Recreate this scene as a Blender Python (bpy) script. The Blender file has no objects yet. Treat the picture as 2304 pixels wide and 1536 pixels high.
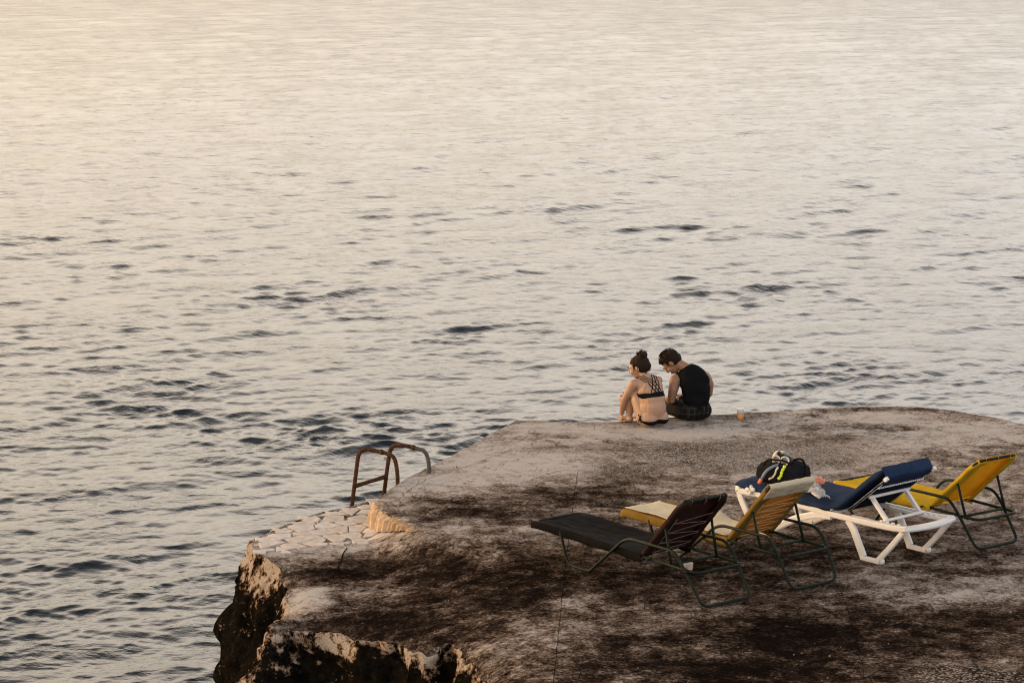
import bpy, bmesh, math, random
import numpy as np
from mathutils import Vector, Matrix, Euler, noise as mnoise
from mathutils.bvhtree import BVHTree
from mathutils.geometry import delaunay_2d_cdt

R = math.radians
random.seed(7)
rng = np.random.default_rng(11)
SC = bpy.context.scene
COL = SC.collection

# ------------------------------------------------------------------ camera
F_PX, PITCH, CAM_H = 6000.0, 0.176155, 5.4608      # focal in photo pixels (2304 wide), tilt, height above terrace
cam = bpy.data.cameras.new('camera'); cam_o = bpy.data.objects.new('camera', cam); COL.objects.link(cam_o)
cam.sensor_width = 36.0; cam.lens = F_PX / 2304 * 36.0
cam.clip_start = 0.5; cam.clip_end = 6000
cam_o.location = (0, 0, CAM_H); cam_o.rotation_euler = (math.pi / 2 - PITCH, 0, 0)
SC.camera = cam_o

# ------------------------------------------------------------------ sky, sun, exposure
HAZE_AMT, HAZE_FALL, HAZE_TOP = 17.5, 0.54, 0.08
HAZE_COL = [(0.50, (1.0, 0.89, 0.80)), (0.70, (1.08, 0.89, 0.69))]
SUN_AZ, SUN_EL = R(-78), R(9)                       # measured from +Y (view direction), negative = left
w = bpy.data.worlds.new('World'); SC.world = w; w.use_nodes = True
nt = w.node_tree; nt.nodes.clear()
sky = nt.nodes.new('ShaderNodeTexSky'); sky.sky_type = 'NISHITA'; sky.sun_disc = False
sky.sun_elevation = SUN_EL; sky.sun_rotation = SUN_AZ
sky.air_density = 1.0; sky.dust_density = 4.0; sky.ozone_density = 1.0; sky.altitude = 0
bg = nt.nodes.new('ShaderNodeBackground'); bg.inputs['Strength'].default_value = 0.15
out = nt.nodes.new('ShaderNodeOutputWorld')
# thin evening haze over the whole sky: pale near the horizon, thinning to the zenith, warmer towards the sun
def wm(op, a, b=None):
    n = nt.nodes.new('ShaderNodeMath'); n.operation = op
    for i, x in enumerate((a, b)):
        if x is None: continue
        if isinstance(x, (int, float)): n.inputs[i].default_value = x
        else: nt.links.new(x, n.inputs[i])
    return n.outputs[0]
tc = nt.nodes.new('ShaderNodeTexCoord'); sx = nt.nodes.new('ShaderNodeSeparateXYZ'); nt.links.new(tc.outputs['Generated'], sx.inputs[0])
up_ = wm('MAXIMUM', sx.outputs['Z'], 0.0)
dip = wm('SUBTRACT', 1.0, wm('MULTIPLY', wm('EXPONENT', wm('MULTIPLY', up_, -3.4)), 0.89))
bank = wm('DIVIDE', 1.0, wm('ADD', 1.0, wm('POWER', wm('DIVIDE', up_, HAZE_FALL), 6.0)))
veil = wm('ADD', wm('MULTIPLY', wm('MULTIPLY', bank, dip), HAZE_AMT), HAZE_TOP)
sunw = wm('ADD', wm('MULTIPLY', sx.outputs['X'], math.sin(SUN_AZ) * 0.5), wm('ADD', wm('MULTIPLY', sx.outputs['Y'], math.cos(SUN_AZ) * 0.5), 0.5))
hc = nt.nodes.new('ShaderNodeValToRGB'); nt.links.new(sunw, hc.inputs['Fac'])
e = hc.color_ramp.elements
e[0].position = 0.0; e[0].color = (0.72, 0.74, 0.80, 1); e[1].position = 1.0; e[1].color = (1.30, 0.98, 0.60, 1)
for p_, c_ in HAZE_COL:
    q_ = e.new(p_); q_.color = (*c_, 1)
hz = nt.nodes.new('ShaderNodeVectorMath'); hz.operation = 'SCALE'; nt.links.new(hc.outputs['Color'], hz.inputs[0]); nt.links.new(veil, hz.inputs['Scale'])
ad = nt.nodes.new('ShaderNodeVectorMath'); ad.operation = 'ADD'; sk = nt.nodes.new('ShaderNodeVectorMath'); sk.operation = 'SCALE'; sk.inputs['Scale'].default_value = 0.55; nt.links.new(sky.outputs[0], sk.inputs[0]); nt.links.new(sk.outputs[0], ad.inputs[0]); nt.links.new(hz.outputs[0], ad.inputs[1])
nt.links.new(ad.outputs[0], bg.inputs['Color']); nt.links.new(bg.outputs[0], out.inputs['Surface'])
sun = bpy.data.lights.new('sun', 'SUN'); sun_o = bpy.data.objects.new('sun', sun); COL.objects.link(sun_o)
sun.energy = 1.2; sun.angle = R(12); sun.color = (1.0, 0.56, 0.28)
sd = Vector((math.sin(SUN_AZ) * math.cos(SUN_EL), math.cos(SUN_AZ) * math.cos(SUN_EL), math.sin(SUN_EL)))
sun_o.rotation_euler = (-sd).to_track_quat('-Z', 'Y').to_euler()
SC.cycles.filter_width = 1.1; SC.cycles.use_denoising = True; SC.cycles.denoiser = 'OPENIMAGEDENOISE'; SC.cycles.denoising_input_passes = 'RGB_ALBEDO_NORMAL'; SC.cycles.denoising_prefilter = 'ACCURATE'
SC.view_settings.view_transform = 'Standard'; SC.view_settings.look = 'None'
SC.view_settings.exposure = 0.36; SC.view_settings.gamma = 1.0; SC.view_settings.use_curve_mapping = False

# ------------------------------------------------------------------ measuring helper: photo pixel -> point at height z
def at(u, v, z=0.0):
    a = (u - 1152) / F_PX; b = (v - 768) / F_PX
    d = (a, math.cos(PITCH) - b * math.sin(PITCH), -math.sin(PITCH) - b * math.cos(PITCH))
    t = (z - CAM_H) / d[2]
    return Vector((d[0] * t, d[1] * t, z))

WATER_Z = -1.9

# ------------------------------------------------------------------ object helpers
def link(o, parent=None):
    COL.objects.link(o)
    if parent is not None: o.parent = parent
    return o
def tag(o, label=None, cat=None, group=None, kind=None):
    if label: o['label'] = label
    if cat: o['category'] = cat
    if group: o['group'] = group
    if kind: o['kind'] = kind
    return o
def empty(name, loc=(0, 0, 0), rz=0.0):
    o = bpy.data.objects.new(name, None); o.empty_display_size = 0.1
    o.location = loc; o.rotation_euler = (0, 0, rz); COL.objects.link(o); return o
class MB:
    def __init__(s): s.v = []; s.f = []
    def add(s, vs, fs):
        n = len(s.v); s.v += [tuple(x) for x in vs]; s.f += [tuple(i + n for i in f) for f in fs]; return s
    def build(s, name, mat, parent=None, smooth=True):
        me = bpy.data.meshes.new(name); me.from_pydata(s.v, [], s.f); me.update()
        if smooth: me.polygons.foreach_set('use_smooth', [True] * len(me.polygons))
        if mat: me.materials.append(mat)
        return link(bpy.data.objects.new(name, me), parent)
    def box(s, c, size, rot=None):
        hx, hy, hz = size[0] / 2, size[1] / 2, size[2] / 2
        vs = [Vector((x * hx, y * hy, z * hz)) for x in (-1, 1) for y in (-1, 1) for z in (-1, 1)]
        if rot is not None: vs = [rot @ p for p in vs]
        c = Vector(c)
        return s.add([p + c for p in vs], [(0, 1, 3, 2), (4, 6, 7, 5), (0, 4, 5, 1), (2, 3, 7, 6), (0, 2, 6, 4), (1, 5, 7, 3)])
    def tube(s, pts, r, seg=8, closed=False, caps=True):
        pts = [Vector(p) for p in pts]; n = len(pts)
        rr = r if isinstance(r, (list, tuple)) else [r] * n
        tans = []
        for i in range(n):
            a = pts[(i - 1) % n] if (closed or i > 0) else pts[i]
            b = pts[(i + 1) % n] if (closed or i < n - 1) else pts[i]
            tans.append((b - a).normalized())
        up = Vector((0, 0, 1)) if abs(tans[0].z) < 0.9 else Vector((0, 1, 0))
        nrm = (up - tans[0] * up.dot(tans[0])).normalized()
        vs = []; fs = []
        for i in range(n):
            nrm = (nrm - tans[i] * nrm.dot(tans[i]))
            if nrm.length < 1e-6: nrm = tans[i].orthogonal()
            nrm.normalize(); bn = tans[i].cross(nrm)
            for k in range(seg):
                a = 2 * math.pi * k / seg
                vs.append(pts[i] + (nrm * math.cos(a) + bn * math.sin(a)) * rr[i])
        m = n if closed else n - 1
        for i in range(m):
            j = (i + 1) % n
            for k in range(seg):
                k2 = (k + 1) % seg
                fs.append((i * seg + k, i * seg + k2, j * seg + k2, j * seg + k))
        if caps and not closed:
            fs.append(tuple(range(seg))[::-1]); fs.append(tuple((n - 1) * seg + k for k in range(seg)))
        return s.add(vs, fs)
    def ell(s, c, r, rot=None, nu=14, nv=9):
        c = Vector(c); vs = []; fs = []
        for j in range(nv + 1):
            th = math.pi * j / nv
            for i in range(nu):
                ph = 2 * math.pi * i / nu
                p = Vector((r[0] * math.sin(th) * math.cos(ph), r[1] * math.sin(th) * math.sin(ph), r[2] * math.cos(th)))
                if rot is not None: p = rot @ p
                vs.append(c + p)
        for j in range(nv):
            for i in range(nu):
                i2 = (i + 1) % nu
                fs.append((j * nu + i, (j + 1) * nu + i, (j + 1) * nu + i2, j * nu + i2))
        return s.add(vs, fs)
    def cap(s, p0, r0, p1, r1, seg=12):
        p0 = Vector(p0); p1 = Vector(p1); d = (p1 - p0).normalized()
        pts = []; rr = []
        for a in (88, 65, 40, 18): pts.append(p0 - d * r0 * math.sin(R(a))); rr.append(max(r0 * math.cos(R(a)), 1e-4))
        pts += [p0, p1]; rr += [r0, r1]
        for a in (18, 40, 65, 88): pts.append(p1 + d * r1 * math.sin(R(a))); rr.append(max(r1 * math.cos(R(a)), 1e-4))
        return s.tube(pts, rr, seg)
def fillet(pts, rad, n=5):
    pts = [Vector(p) for p in pts]; o = [pts[0]]
    for i in range(1, len(pts) - 1):
        a, b, c = pts[i - 1], pts[i], pts[i + 1]
        r = rad[i] if isinstance(rad, (list, tuple)) else rad
        la, lc = (a - b).length, (c - b).length
        r = min(r, la * 0.48, lc * 0.48)
        p, q = b + (a - b).normalized() * r, b + (c - b).normalized() * r
        for k in range(n + 1):
            t = k / n; o.append(p * (1 - t) ** 2 + b * 2 * t * (1 - t) + q * t * t)
    o.append(pts[-1]); return o
def fbm(x, y, z=0.0, oct=4, sc=1.0):
    s = 0; a = 1.0; f = sc
    for _ in range(oct):
        s += a * mnoise.noise((x * f, y * f, z * f)); a *= 0.5; f *= 2.1
    return s
def sstep(a, b, x):
    t = min(1, max(0, (x - a) / (b - a))); return t * t * (3 - 2 * t)

# ------------------------------------------------------------------ material helpers
def nmat(name):
    m = bpy.data.materials.new(name); m.use_nodes = True
    t = m.node_tree; t.nodes.clear()
    o = t.nodes.new('ShaderNodeOutputMaterial'); return m, t, o
def N(t, typ, **kw):
    n = t.nodes.new(typ)
    for k, v in kw.items():
        if k.startswith('i_'): n.inputs[k[2:].replace('_', ' ')].default_value = v
        else: setattr(n, k, v)
    return n
def noise_node(t, vec, scale, detail=6, rough=0.55, dist=0.0):
    n = N(t, 'ShaderNodeTexNoise', i_Scale=scale, i_Detail=detail, i_Roughness=rough, i_Distortion=dist)
    t.links.new(vec, n.inputs['Vector']); return n.outputs['Fac']
def ramp(t, fac, stops, interp='LINEAR'):
    n = t.nodes.new('ShaderNodeValToRGB'); n.color_ramp.interpolation = interp
    e = n.color_ramp.elements
    while len(e) > 1: e.remove(e[-1])
    for i, (p, c) in enumerate(stops):
        x = e[0] if i == 0 else e.new(p)
        x.position = p; x.color = (*c, 1) if len(c) == 3 else c
    t.links.new(fac, n.inputs['Fac']); return n.outputs['Color']
def math_n(t, op, a, b=None, clamp=False):
    n = t.nodes.new('ShaderNodeMath'); n.operation = op; n.use_clamp = clamp
    for i, x in enumerate((a, b)):
        if x is None: continue
        if isinstance(x, (int, float)): n.inputs[i].default_value = x
        else: t.links.new(x, n.inputs[i])
    return n.outputs[0]
def mixc(t, fac, a, b, blend='MIX'):
    n = t.nodes.new('ShaderNodeMix'); n.data_type = 'RGBA'; n.blend_type = blend
    for k, x in (('Factor', fac), ('A', a), ('B', b)):
        s = [q for q in n.inputs if q.name == k and (q.type == 'RGBA' or k == 'Factor')][0]
        if isinstance(x, (int, float)): s.default_value = x
        elif isinstance(x, tuple): s.default_value = (*x, 1)
        else: t.links.new(x, s)
    return [q for q in n.outputs if q.type == 'RGBA'][0]
def coord(t, which='Object'):
    return N(t, 'ShaderNodeTexCoord').outputs[which]
def scaled(t, vec, s):
    m = N(t, 'ShaderNodeMapping'); m.inputs['Scale'].default_value = s; t.links.new(vec, m.inputs['Vector']); return m.outputs[0]
def bump(t, h, strength, dist):
    b = N(t, 'ShaderNodeBump', i_Strength=strength, i_Distance=dist); t.links.new(h, b.inputs['Height']); return b.outputs[0]
def simple(name, col, rough=0.6, var=0.25, scale=30.0, metallic=0.0, bstr=0.15, bdist=0.002, spec=0.4, rust=None, sheen=0.0):
    m, t, o = nmat(name)
    p = N(t, 'ShaderNodeBsdfPrincipled', i_Roughness=rough, i_Metallic=metallic)
    p.inputs['Specular IOR Level'].default_value = spec
    v = coord(t); f = noise_node(t, v, scale)
    lo = tuple(c * (1 - var) for c in col); hi = tuple(min(1, c * (1 + var)) for c in col)
    c = ramp(t, f, [(0.3, lo), (0.7, hi)])
    if rust:
        g = noise_node(t, v, scale * 0.7, 8, 0.7)
        k = ramp(t, g, [(rust[1], (0, 0, 0)), (rust[1] + 0.08, (1, 1, 1))])
        c = mixc(t, k, c, rust[0])
    t.links.new(c, p.inputs['Base Color'])
    t.links.new(bump(t, f, bstr, bdist), p.inputs['Normal'])
    t.links.new(p.outputs[0], o.inputs['Surface']); return m
def fabric(name, col, trans=0.3, tcol=None, var=0.2, fold=14.0, rough=0.85, stain=None, weave=True, wrinkle=0.35, spec=0.02):
    m, t, o = nmat(name)
    v = coord(t)
    f = noise_node(t, v, 9.0, 7, 0.6); g = noise_node(t, scaled(t, v, (1, 2.2, 1)), fold, 4, 0.5, 0.6)
    c = ramp(t, f, [(0.28, tuple(x * (1 - var) for x in col)), (0.72, tuple(min(1, x * (1 + var)) for x in col))])
    if stain:
        k = ramp(t, noise_node(t, v, 4.5, 8, 0.65), [(stain[1], (0, 0, 0)), (stain[1] + 0.12, (1, 1, 1))]); c = mixc(t, k, c, stain[0])
    p = N(t, 'ShaderNodeBsdfPrincipled', i_Roughness=rough); p.inputs['Specular IOR Level'].default_value = spec
    t.links.new(c, p.inputs['Base Color'])
    h = g
    if weave:
        wv = noise_node(t, v, 420, 2, 0.5); h = math_n(t, 'ADD', g, math_n(t, 'MULTIPLY', wv, 0.12))
    b = bump(t, h, wrinkle, 0.02); t.links.new(b, p.inputs['Normal'])
    if trans > 0:
        tr = N(t, 'ShaderNodeBsdfTranslucent'); tr.inputs['Color'].default_value = (*(tcol or col), 1); t.links.new(b, tr.inputs['Normal'])
        mx = N(t, 'ShaderNodeMixShader'); mx.inputs[0].default_value = trans
        t.links.new(p.outputs[0], mx.inputs[1]); t.links.new(tr.outputs[0], mx.inputs[2]); t.links.new(mx.outputs[0], o.inputs['Surface'])
    else: t.links.new(p.outputs[0], o.inputs['Surface'])
    return m

# ------------------------------------------------------------------ sea
def water_mat():
    m, t, o = nmat('sea_water')
    p = N(t, 'ShaderNodeBsdfPrincipled', i_Roughness=0.04, i_IOR=1.333)
    p.inputs['Base Color'].default_value = (0.012, 0.018, 0.024, 1)
    v = coord(t)
    a = noise_node(t, scaled(t, v, (2.2, 3.4, 1)), 1.0, 5, 0.55, 0.3)
    b = noise_node(t, scaled(t, v, (6.5, 10.0, 1)), 1.0, 3, 0.5, 0.2)
    g = ramp(t, noise_node(t, scaled(t, v, (0.5, 0.8, 1)), 1.0, 3, 0.6), [(0.35, (.45, .45, .45)), (0.65, (1.45, 1.45, 1.45))])
    h = math_n(t, 'MULTIPLY', g, math_n(t, 'ADD', math_n(t, 'MULTIPLY', a, 1.0), math_n(t, 'MULTIPLY', b, 0.18)))
    t.links.new(bump(t, h, 1.0, 0.034), p.inputs['Normal'])
    t.links.new(p.outputs[0], o.inputs['Surface']); return m
def build_sea():
    q = np.concatenate([np.linspace(1 / 12, 1 / 23.5, 60, endpoint=False), np.linspace(1 / 23.5, 1 / 170, 780, endpoint=False), np.linspace(1 / 170, 1 / 2500, 80)])
    r = 1 / q
    dr = np.abs(np.gradient(r))
    core = np.linspace(R(-16), R(14), 800)
    g = np.cumsum(np.geomspace(core[1] - core[0], R(14), 46))
    th = np.concatenate([(core[0] - g)[::-1], core, core[-1] + g]); th = th[np.abs(th) < R(118)]
    nr, nc = len(r), len(th)
    X = np.outer(r, np.sin(th)); Y = np.outer(r, np.cos(th)); Zz = np.zeros_like(X)
    DX = np.zeros_like(X); DY = np.zeros_like(X)
    main = R(-62)                                      # travel direction of the wind sea (angle of the wave vector from +X)
    K = 125
    lam = np.geomspace(0.10, 3.4, K)
    for i in range(K):
        l = lam[i] * rng.uniform(0.95, 1.05)
        sp = R(27) if l < 1.2 else R(17)
        a = main + rng.normal(0, sp)
        k = 2 * math.pi / l; kx, ky = k * math.cos(a), k * math.sin(a)
        slope = 0.0182 * (1.0 if l < 0.65 else (0.65 / l) ** 1.2)
        A = slope / k * math.sqrt(2)
        wgt = np.clip((l - 0.9 * dr) / (1.3 * dr), 0, 1)[:, None]
        ph = kx * X + ky * Y + rng.uniform(0, 6.283)
        s, c = np.sin(ph), np.cos(ph)
        Zz += A * wgt * s
        DX += A * wgt * c * math.cos(a) * 0.95; DY += A * wgt * c * math.sin(a) * 0.95
    # short-crested groups: steep wavelets come in patches, calmer water between them
    gn = np.zeros_like(X)
    for i in range(26):
        l = rng.uniform(1.6, 9.0); a = rng.uniform(0, 6.283); gn += np.sin((X * math.cos(a) * 1.0 + Y * math.sin(a) * 0.8) * 2 * math.pi / l + rng.uniform(0, 6.283))
    gust = 0.98 * np.exp(0.22 * gn / math.sqrt(13.0)); gust = np.minimum(gust, 2.6)
    Zz *= gust; DX *= gust; DY *= gust
    co = np.stack([X + DX, Y + DY, Zz], -1).reshape(-1, 3).astype(np.float32)
    idx = np.arange(nr * nc).reshape(nr, nc)
    f = np.stack([idx[:-1, :-1], idx[:-1, 1:], idx[1:, 1:], idx[1:, :-1]], -1).reshape(-1, 4)
    me = bpy.data.meshes.new('sea')
    me.vertices.add(len(co)); me.vertices.foreach_set('co', co.ravel())
    me.loops.add(f.size); me.loops.foreach_set('vertex_index', f.ravel().astype(np.int32))
    me.polygons.add(len(f)); me.polygons.foreach_set('loop_start', np.arange(0, f.size, 4, dtype=np.int32))
    me.polygons.foreach_set('loop_total', np.full(len(f), 4, np.int32))
    me.update(calc_edges=True); me.validate()
    me.polygons.foreach_set('use_smooth', np.ones(len(me.polygons), bool))
    me.flip_normals() if me.polygons[len(f) // 2].normal.z < 0 else None
    me.materials.append(water_mat())
    o = link(bpy.data.objects.new('sea', me)); o.location.z = WATER_Z
    tag(o, 'calm sea water reflecting the pale evening sky', kind='structure')
build_sea()

# ------------------------------------------------------------------ terrace (concrete bathing platform) with its sunken ledge
S_LINE = [at(852, 1120), at(848, 1133), at(862, 1148), at(880, 1158), at(905, 1171), at(950, 1191)]
def y_s(x):
    for a, b in zip(S_LINE[1:], S_LINE[2:]):
        if a.x <= x <= b.x: return a.y + (b.y - a.y) * (x - a.x) / (b.x - a.x)
    return 99 if x < S_LINE[1].x else -99
def ledge_z(x, y=21.0): return -0.2 * (1 - sstep(-1.25, -0.70 + 1.15 * sstep(0, 1.3, 21.8 - y), x))
def edge_drop(x, y): return 0.0
def relief(x, y): return 0.010 * fbm(x, y, 0, 4, 0.9) + 0.004 * fbm(x, y, 5, 3, 5.0)
def ground_z(x, y):
    z = relief(x, y)
    if (y < y_s(x)) if x < S_LINE[-1].x else (y < S_LINE[-1].y): z += ledge_z(x, y)
    return z
def atg(u, v):
    z = 0.0
    for _ in range(12):
        p = at(u, v, z); z = 0.5 * z + 0.5 * ((ground_z(p.x, p.y) - relief(p.x, p.y)) if p.y < 22.2 else 0)
    return at(u, v, z)
n_s = []
for i, p in enumerate(S_LINE):
    a = S_LINE[max(0, i - 1)]; b = S_LINE[min(len(S_LINE) - 1, i + 1)]; d = (b - a).normalized(); n_s.append(Vector((d.y, -d.x, 0)) * (1 if d.y < 0 else 1))
S_LOW = [p + (n if n.x < 0 else -n) * 0.035 for p, n in zip(S_LINE, n_s)]
def lowpt(u, v): return at(u, v, -0.2)
seg_ledge = [S_LOW[0].xy, lowpt(828, 1128).xy, lowpt(790, 1139).xy, lowpt(735, 1151).xy, lowpt(680, 1165).xy, lowpt(630, 1186).xy, lowpt(572, 1212).xy,
             lowpt(568, 1228).xy, lowpt(578, 1244).xy, lowpt(602, 1253).xy]
front_px = [(632, 1280), (655, 1315), (650, 1350), (628, 1385), (612, 1402), (655, 1398), (705, 1398), (760, 1408), (815, 1428), (880, 1440), (930, 1452),
            (972, 1450), (998, 1436), (1020, 1432), (1040, 1450), (1062, 1474), (1082, 1500), (1110, 1545), (1128, 1610), (1150, 1720), (1160, 1900), (1180, 2150)]
seg_front = [atg(*p).xy for p in front_px]
far_px = [(862, 1112), (885, 1095), (920, 1073), (975, 1045), (1020, 1022), (1080, 990), (1120, 967), (1160, 945), (1230, 946), (1300, 949), (1385, 947), (1480, 941),
          (1560, 936), (1650, 931), (1720, 926), (1800, 921), (1880, 916), (1950, 914), (2020, 914), (2080, 917), (2140, 923), (2200, 932), (2260, 943), (2310, 955),
          (2400, 985), (2520, 1040), (2660, 1130), (2800, 1300), (2950, 1600), (3050, 2150)]
seg_far = [at(*p).xy for p in far_px][::-1]
# ring: ledge (from step corner round the tip) -> front edge -> near end -> right end -> far edge back to the step
ring = [(p, 'ledge') for p in seg_ledge] + [(p, 'front') for p in seg_front] + [(p, 'far') for p in seg_far] + [(S_LINE[0].xy, 'far')]
def resample(ring):
    o = []
    n = len(ring)
    for i in range(n):
        (a, ka), (b, kb) = ring[i], ring[(i + 1) % n]
        L = (b - a).length
        vis = a.x < 0.2 and a.y > 15.5
        step = 0.035 if vis else 0.1
        m = max(1, int(L / step))
        if i == n - 1: m = 1
        for k in range(m):
            t = k / m; p = a.lerp(b, t)
            if k > 0:
                d = (b - a).normalized(); nn = Vector((d.y, -d.x))
                amp = 0.05 if ka == 'front' else (0.012 if ka == 'ledge' else 0.018)
                p = p + nn * amp * fbm(p.x, p.y, 3, 4, 3.0)
            o.append((p, ka))
    return o
RING = resample(ring)
NRING = len(RING)
def pip(px, py, poly):
    inside = np.zeros(len(px), bool); n = len(poly); j = n - 1
    for i in range(n):
        xi, yi = poly[i]; xj, yj = poly[j]
        c = ((yi > py) != (yj > py)) & (px < (xj - xi) * (py - yi) / (yj - yi + 1e-12) + xi)
        inside ^= c; j = i
    return inside
def seg_dist(px, py, poly, closed=True):
    d = np.full(len(px), 1e9); n = len(poly)
    for i in range(n if closed else n - 1):
        ax, ay = poly[i]; bx, by = poly[(i + 1) % n]
        vx, vy = bx - ax, by - ay; t = np.clip(((px - ax) * vx + (py - ay) * vy) / (vx * vx + vy * vy + 1e-12), 0, 1)
        d = np.minimum(d, np.hypot(px - ax - t * vx, py - ay - t * vy))
    return d
# stains on the concrete: (photo x, y, half-width, half-height in photo pixels, paler(+)/darker(-))
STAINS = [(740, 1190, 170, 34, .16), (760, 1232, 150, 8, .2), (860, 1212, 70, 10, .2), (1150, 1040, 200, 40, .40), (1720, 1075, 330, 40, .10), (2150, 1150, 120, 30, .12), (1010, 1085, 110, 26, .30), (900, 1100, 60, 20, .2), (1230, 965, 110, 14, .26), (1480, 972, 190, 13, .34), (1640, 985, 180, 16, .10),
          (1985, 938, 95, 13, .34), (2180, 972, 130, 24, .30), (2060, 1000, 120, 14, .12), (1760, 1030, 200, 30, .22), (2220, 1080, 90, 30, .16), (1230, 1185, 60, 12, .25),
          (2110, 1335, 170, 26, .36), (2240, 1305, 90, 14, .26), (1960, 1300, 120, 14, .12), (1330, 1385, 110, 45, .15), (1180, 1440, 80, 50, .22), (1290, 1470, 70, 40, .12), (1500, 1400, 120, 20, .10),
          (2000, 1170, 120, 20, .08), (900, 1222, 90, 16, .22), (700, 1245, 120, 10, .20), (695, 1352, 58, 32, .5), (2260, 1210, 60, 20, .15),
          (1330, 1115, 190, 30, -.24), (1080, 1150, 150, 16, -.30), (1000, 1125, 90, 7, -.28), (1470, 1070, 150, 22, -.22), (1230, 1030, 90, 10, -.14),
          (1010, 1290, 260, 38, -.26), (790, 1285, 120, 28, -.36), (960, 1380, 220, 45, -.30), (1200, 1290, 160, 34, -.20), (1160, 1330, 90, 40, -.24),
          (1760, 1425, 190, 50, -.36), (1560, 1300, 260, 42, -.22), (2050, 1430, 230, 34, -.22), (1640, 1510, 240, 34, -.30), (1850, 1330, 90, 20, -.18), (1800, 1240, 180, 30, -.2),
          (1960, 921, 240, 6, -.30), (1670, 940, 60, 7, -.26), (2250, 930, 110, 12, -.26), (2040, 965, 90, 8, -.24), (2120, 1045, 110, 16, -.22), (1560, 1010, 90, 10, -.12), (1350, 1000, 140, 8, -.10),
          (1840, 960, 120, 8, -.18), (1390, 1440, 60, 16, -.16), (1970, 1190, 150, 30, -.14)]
def rim_drop(x, y, d): return max(0.0, 0.055 + 0.075 * fbm(x, y, 31, 3, 3.5)) * math.exp(-d / 0.09) + 0.012 * abs(fbm(x, y, 33, 3, 9.0)) * math.exp(-d / 0.25)
def build_terrace():
    poly = [(p.x, p.y) for p, k in RING]
    xs = []; ys = []
    for (x0, x1, y0, y1, h) in [(-2.6, 6.0, 15.8, 27.2, 0.055), (-2.0, 8.5, 11.5, 15.8, 0.16)]:
        gx, gy = np.meshgrid(np.arange(x0, x1, h), np.arange(y0, y1, h)); gx = gx.ravel() + rng.uniform(-.3, .3, gx.size) * h; gy = gy.ravel() + rng.uniform(-.3, .3, gy.size) * h
        xs.append(gx); ys.append(gy)
    xs = np.concatenate(xs); ys = np.concatenate(ys)
    ok = pip(xs, ys, poly) & (seg_dist(xs, ys, poly) > 0.022)
    sl = [(p.x, p.y) for p in S_LINE]; sw = [(p.x, p.y) for p in S_LOW]
    ok &= (seg_dist(xs, ys, sl, False) > 0.03) & (seg_dist(xs, ys, sw, False) > 0.03)
    xs, ys = xs[ok], ys[ok]
    verts = [Vector(p) for p in poly]; edges = [(i, (i + 1) % NRING) for i in range(NRING)]
    i_s0 = NRING - 1; 
    zs = [ground_z(*p) for p in poly]
    for i, (p, k) in enumerate(RING):
        if k == 'far': zs[i] = relief(p.x, p.y)
        elif k == 'ledge': zs[i] = -0.2 + relief(p.x, p.y)
        else: zs[i] = ledge_z(p.x, p.y) + relief(p.x, p.y) - rim_drop(p.x, p.y, 0.0)
    prev_u, prev_l = i_s0, 0
    for a, b, p0, p1 in zip(S_LINE[1:], S_LOW[1:], S_LINE, S_LOW):
        m = max(2, int((a - p0).length / 0.04))
        for k in range(1, m + 1):
            u = p0.lerp(a, k / m); l = p1.lerp(b, k / m)
            j = 0.010 * fbm(u.x, u.y, 9, 3, 9.0)
            verts.append(Vector((u.x + j, u.y + j))); zs.append(relief(u.x, u.y)); iu = len(verts) - 1
            verts.append(Vector((l.x - j, l.y + j))); zs.append(ledge_z(l.x, l.y) + relief(l.x, l.y)); il = len(verts) - 1
            edges += [(prev_u, iu), (prev_l, il)]; prev_u, prev_l = iu, il
    fr = [(p.x, p.y) for p, k in RING if k == 'front']; fd = seg_dist(xs, ys, fr, False)
    for x, y, dd in zip(xs, ys, fd): verts.append(Vector((x, y))); zs.append(ground_z(x, y) - (rim_drop(x, y, dd) if dd < .6 else 0))
    res = delaunay_2d_cdt(verts, edges, [], 1, 1e-6)
    V, Fc, src = res[0], res[2], res[3]
    co = []
    for i, v in enumerate(V):
        z = zs[src[i][0]] if src[i] else ground_z(v.x, v.y); co.append((v.x, v.y, z))
    me = bpy.data.meshes.new('terrace'); me.from_pydata(co, [], [tuple(f) for f in Fc]); me.update()
    if me.polygons[0].normal.z < 0: me.flip_normals()
    me.polygons.foreach_set('use_smooth', [True] * len(me.polygons))
    C = np.array(co); L = 0.500 + 0.052 * np.clip(C[:, 1] - 20.5, -3.2, 5)  # base tone darkens towards the front: heavier staining and light falloff painted together
    AG = np.zeros(len(C))
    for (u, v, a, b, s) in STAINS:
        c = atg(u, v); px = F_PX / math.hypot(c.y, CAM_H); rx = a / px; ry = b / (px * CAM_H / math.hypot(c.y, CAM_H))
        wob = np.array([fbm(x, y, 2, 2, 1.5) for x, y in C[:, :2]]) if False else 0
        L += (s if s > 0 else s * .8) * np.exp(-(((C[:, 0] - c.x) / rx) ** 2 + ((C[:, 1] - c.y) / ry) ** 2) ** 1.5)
    for (u, v, a, b, s) in [(1690, 1025, 280, 42, 1.0), (1400, 1060, 120, 25, .6), (1300, 1010, 160, 16, .45), (1880, 1090, 120, 30, .8), (2180, 1520, 150, 30, .9), (1380, 1130, 60, 12, .5), (1900, 990, 150, 15, .5)]:
        c = at(u, v); px = F_PX / math.hypot(c.y, CAM_H); rx = a / px; ry = b / (px * CAM_H / math.hypot(c.y, CAM_H))
        AG = np.maximum(AG, s * np.exp(-(((C[:, 0] - c.x) / rx) ** 2 + ((C[:, 1] - c.y) / ry) ** 2) ** 2))
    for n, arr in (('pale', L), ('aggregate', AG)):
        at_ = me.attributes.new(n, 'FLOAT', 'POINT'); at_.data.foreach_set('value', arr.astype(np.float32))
    m, t, o = nmat('weathered_concrete')
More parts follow.
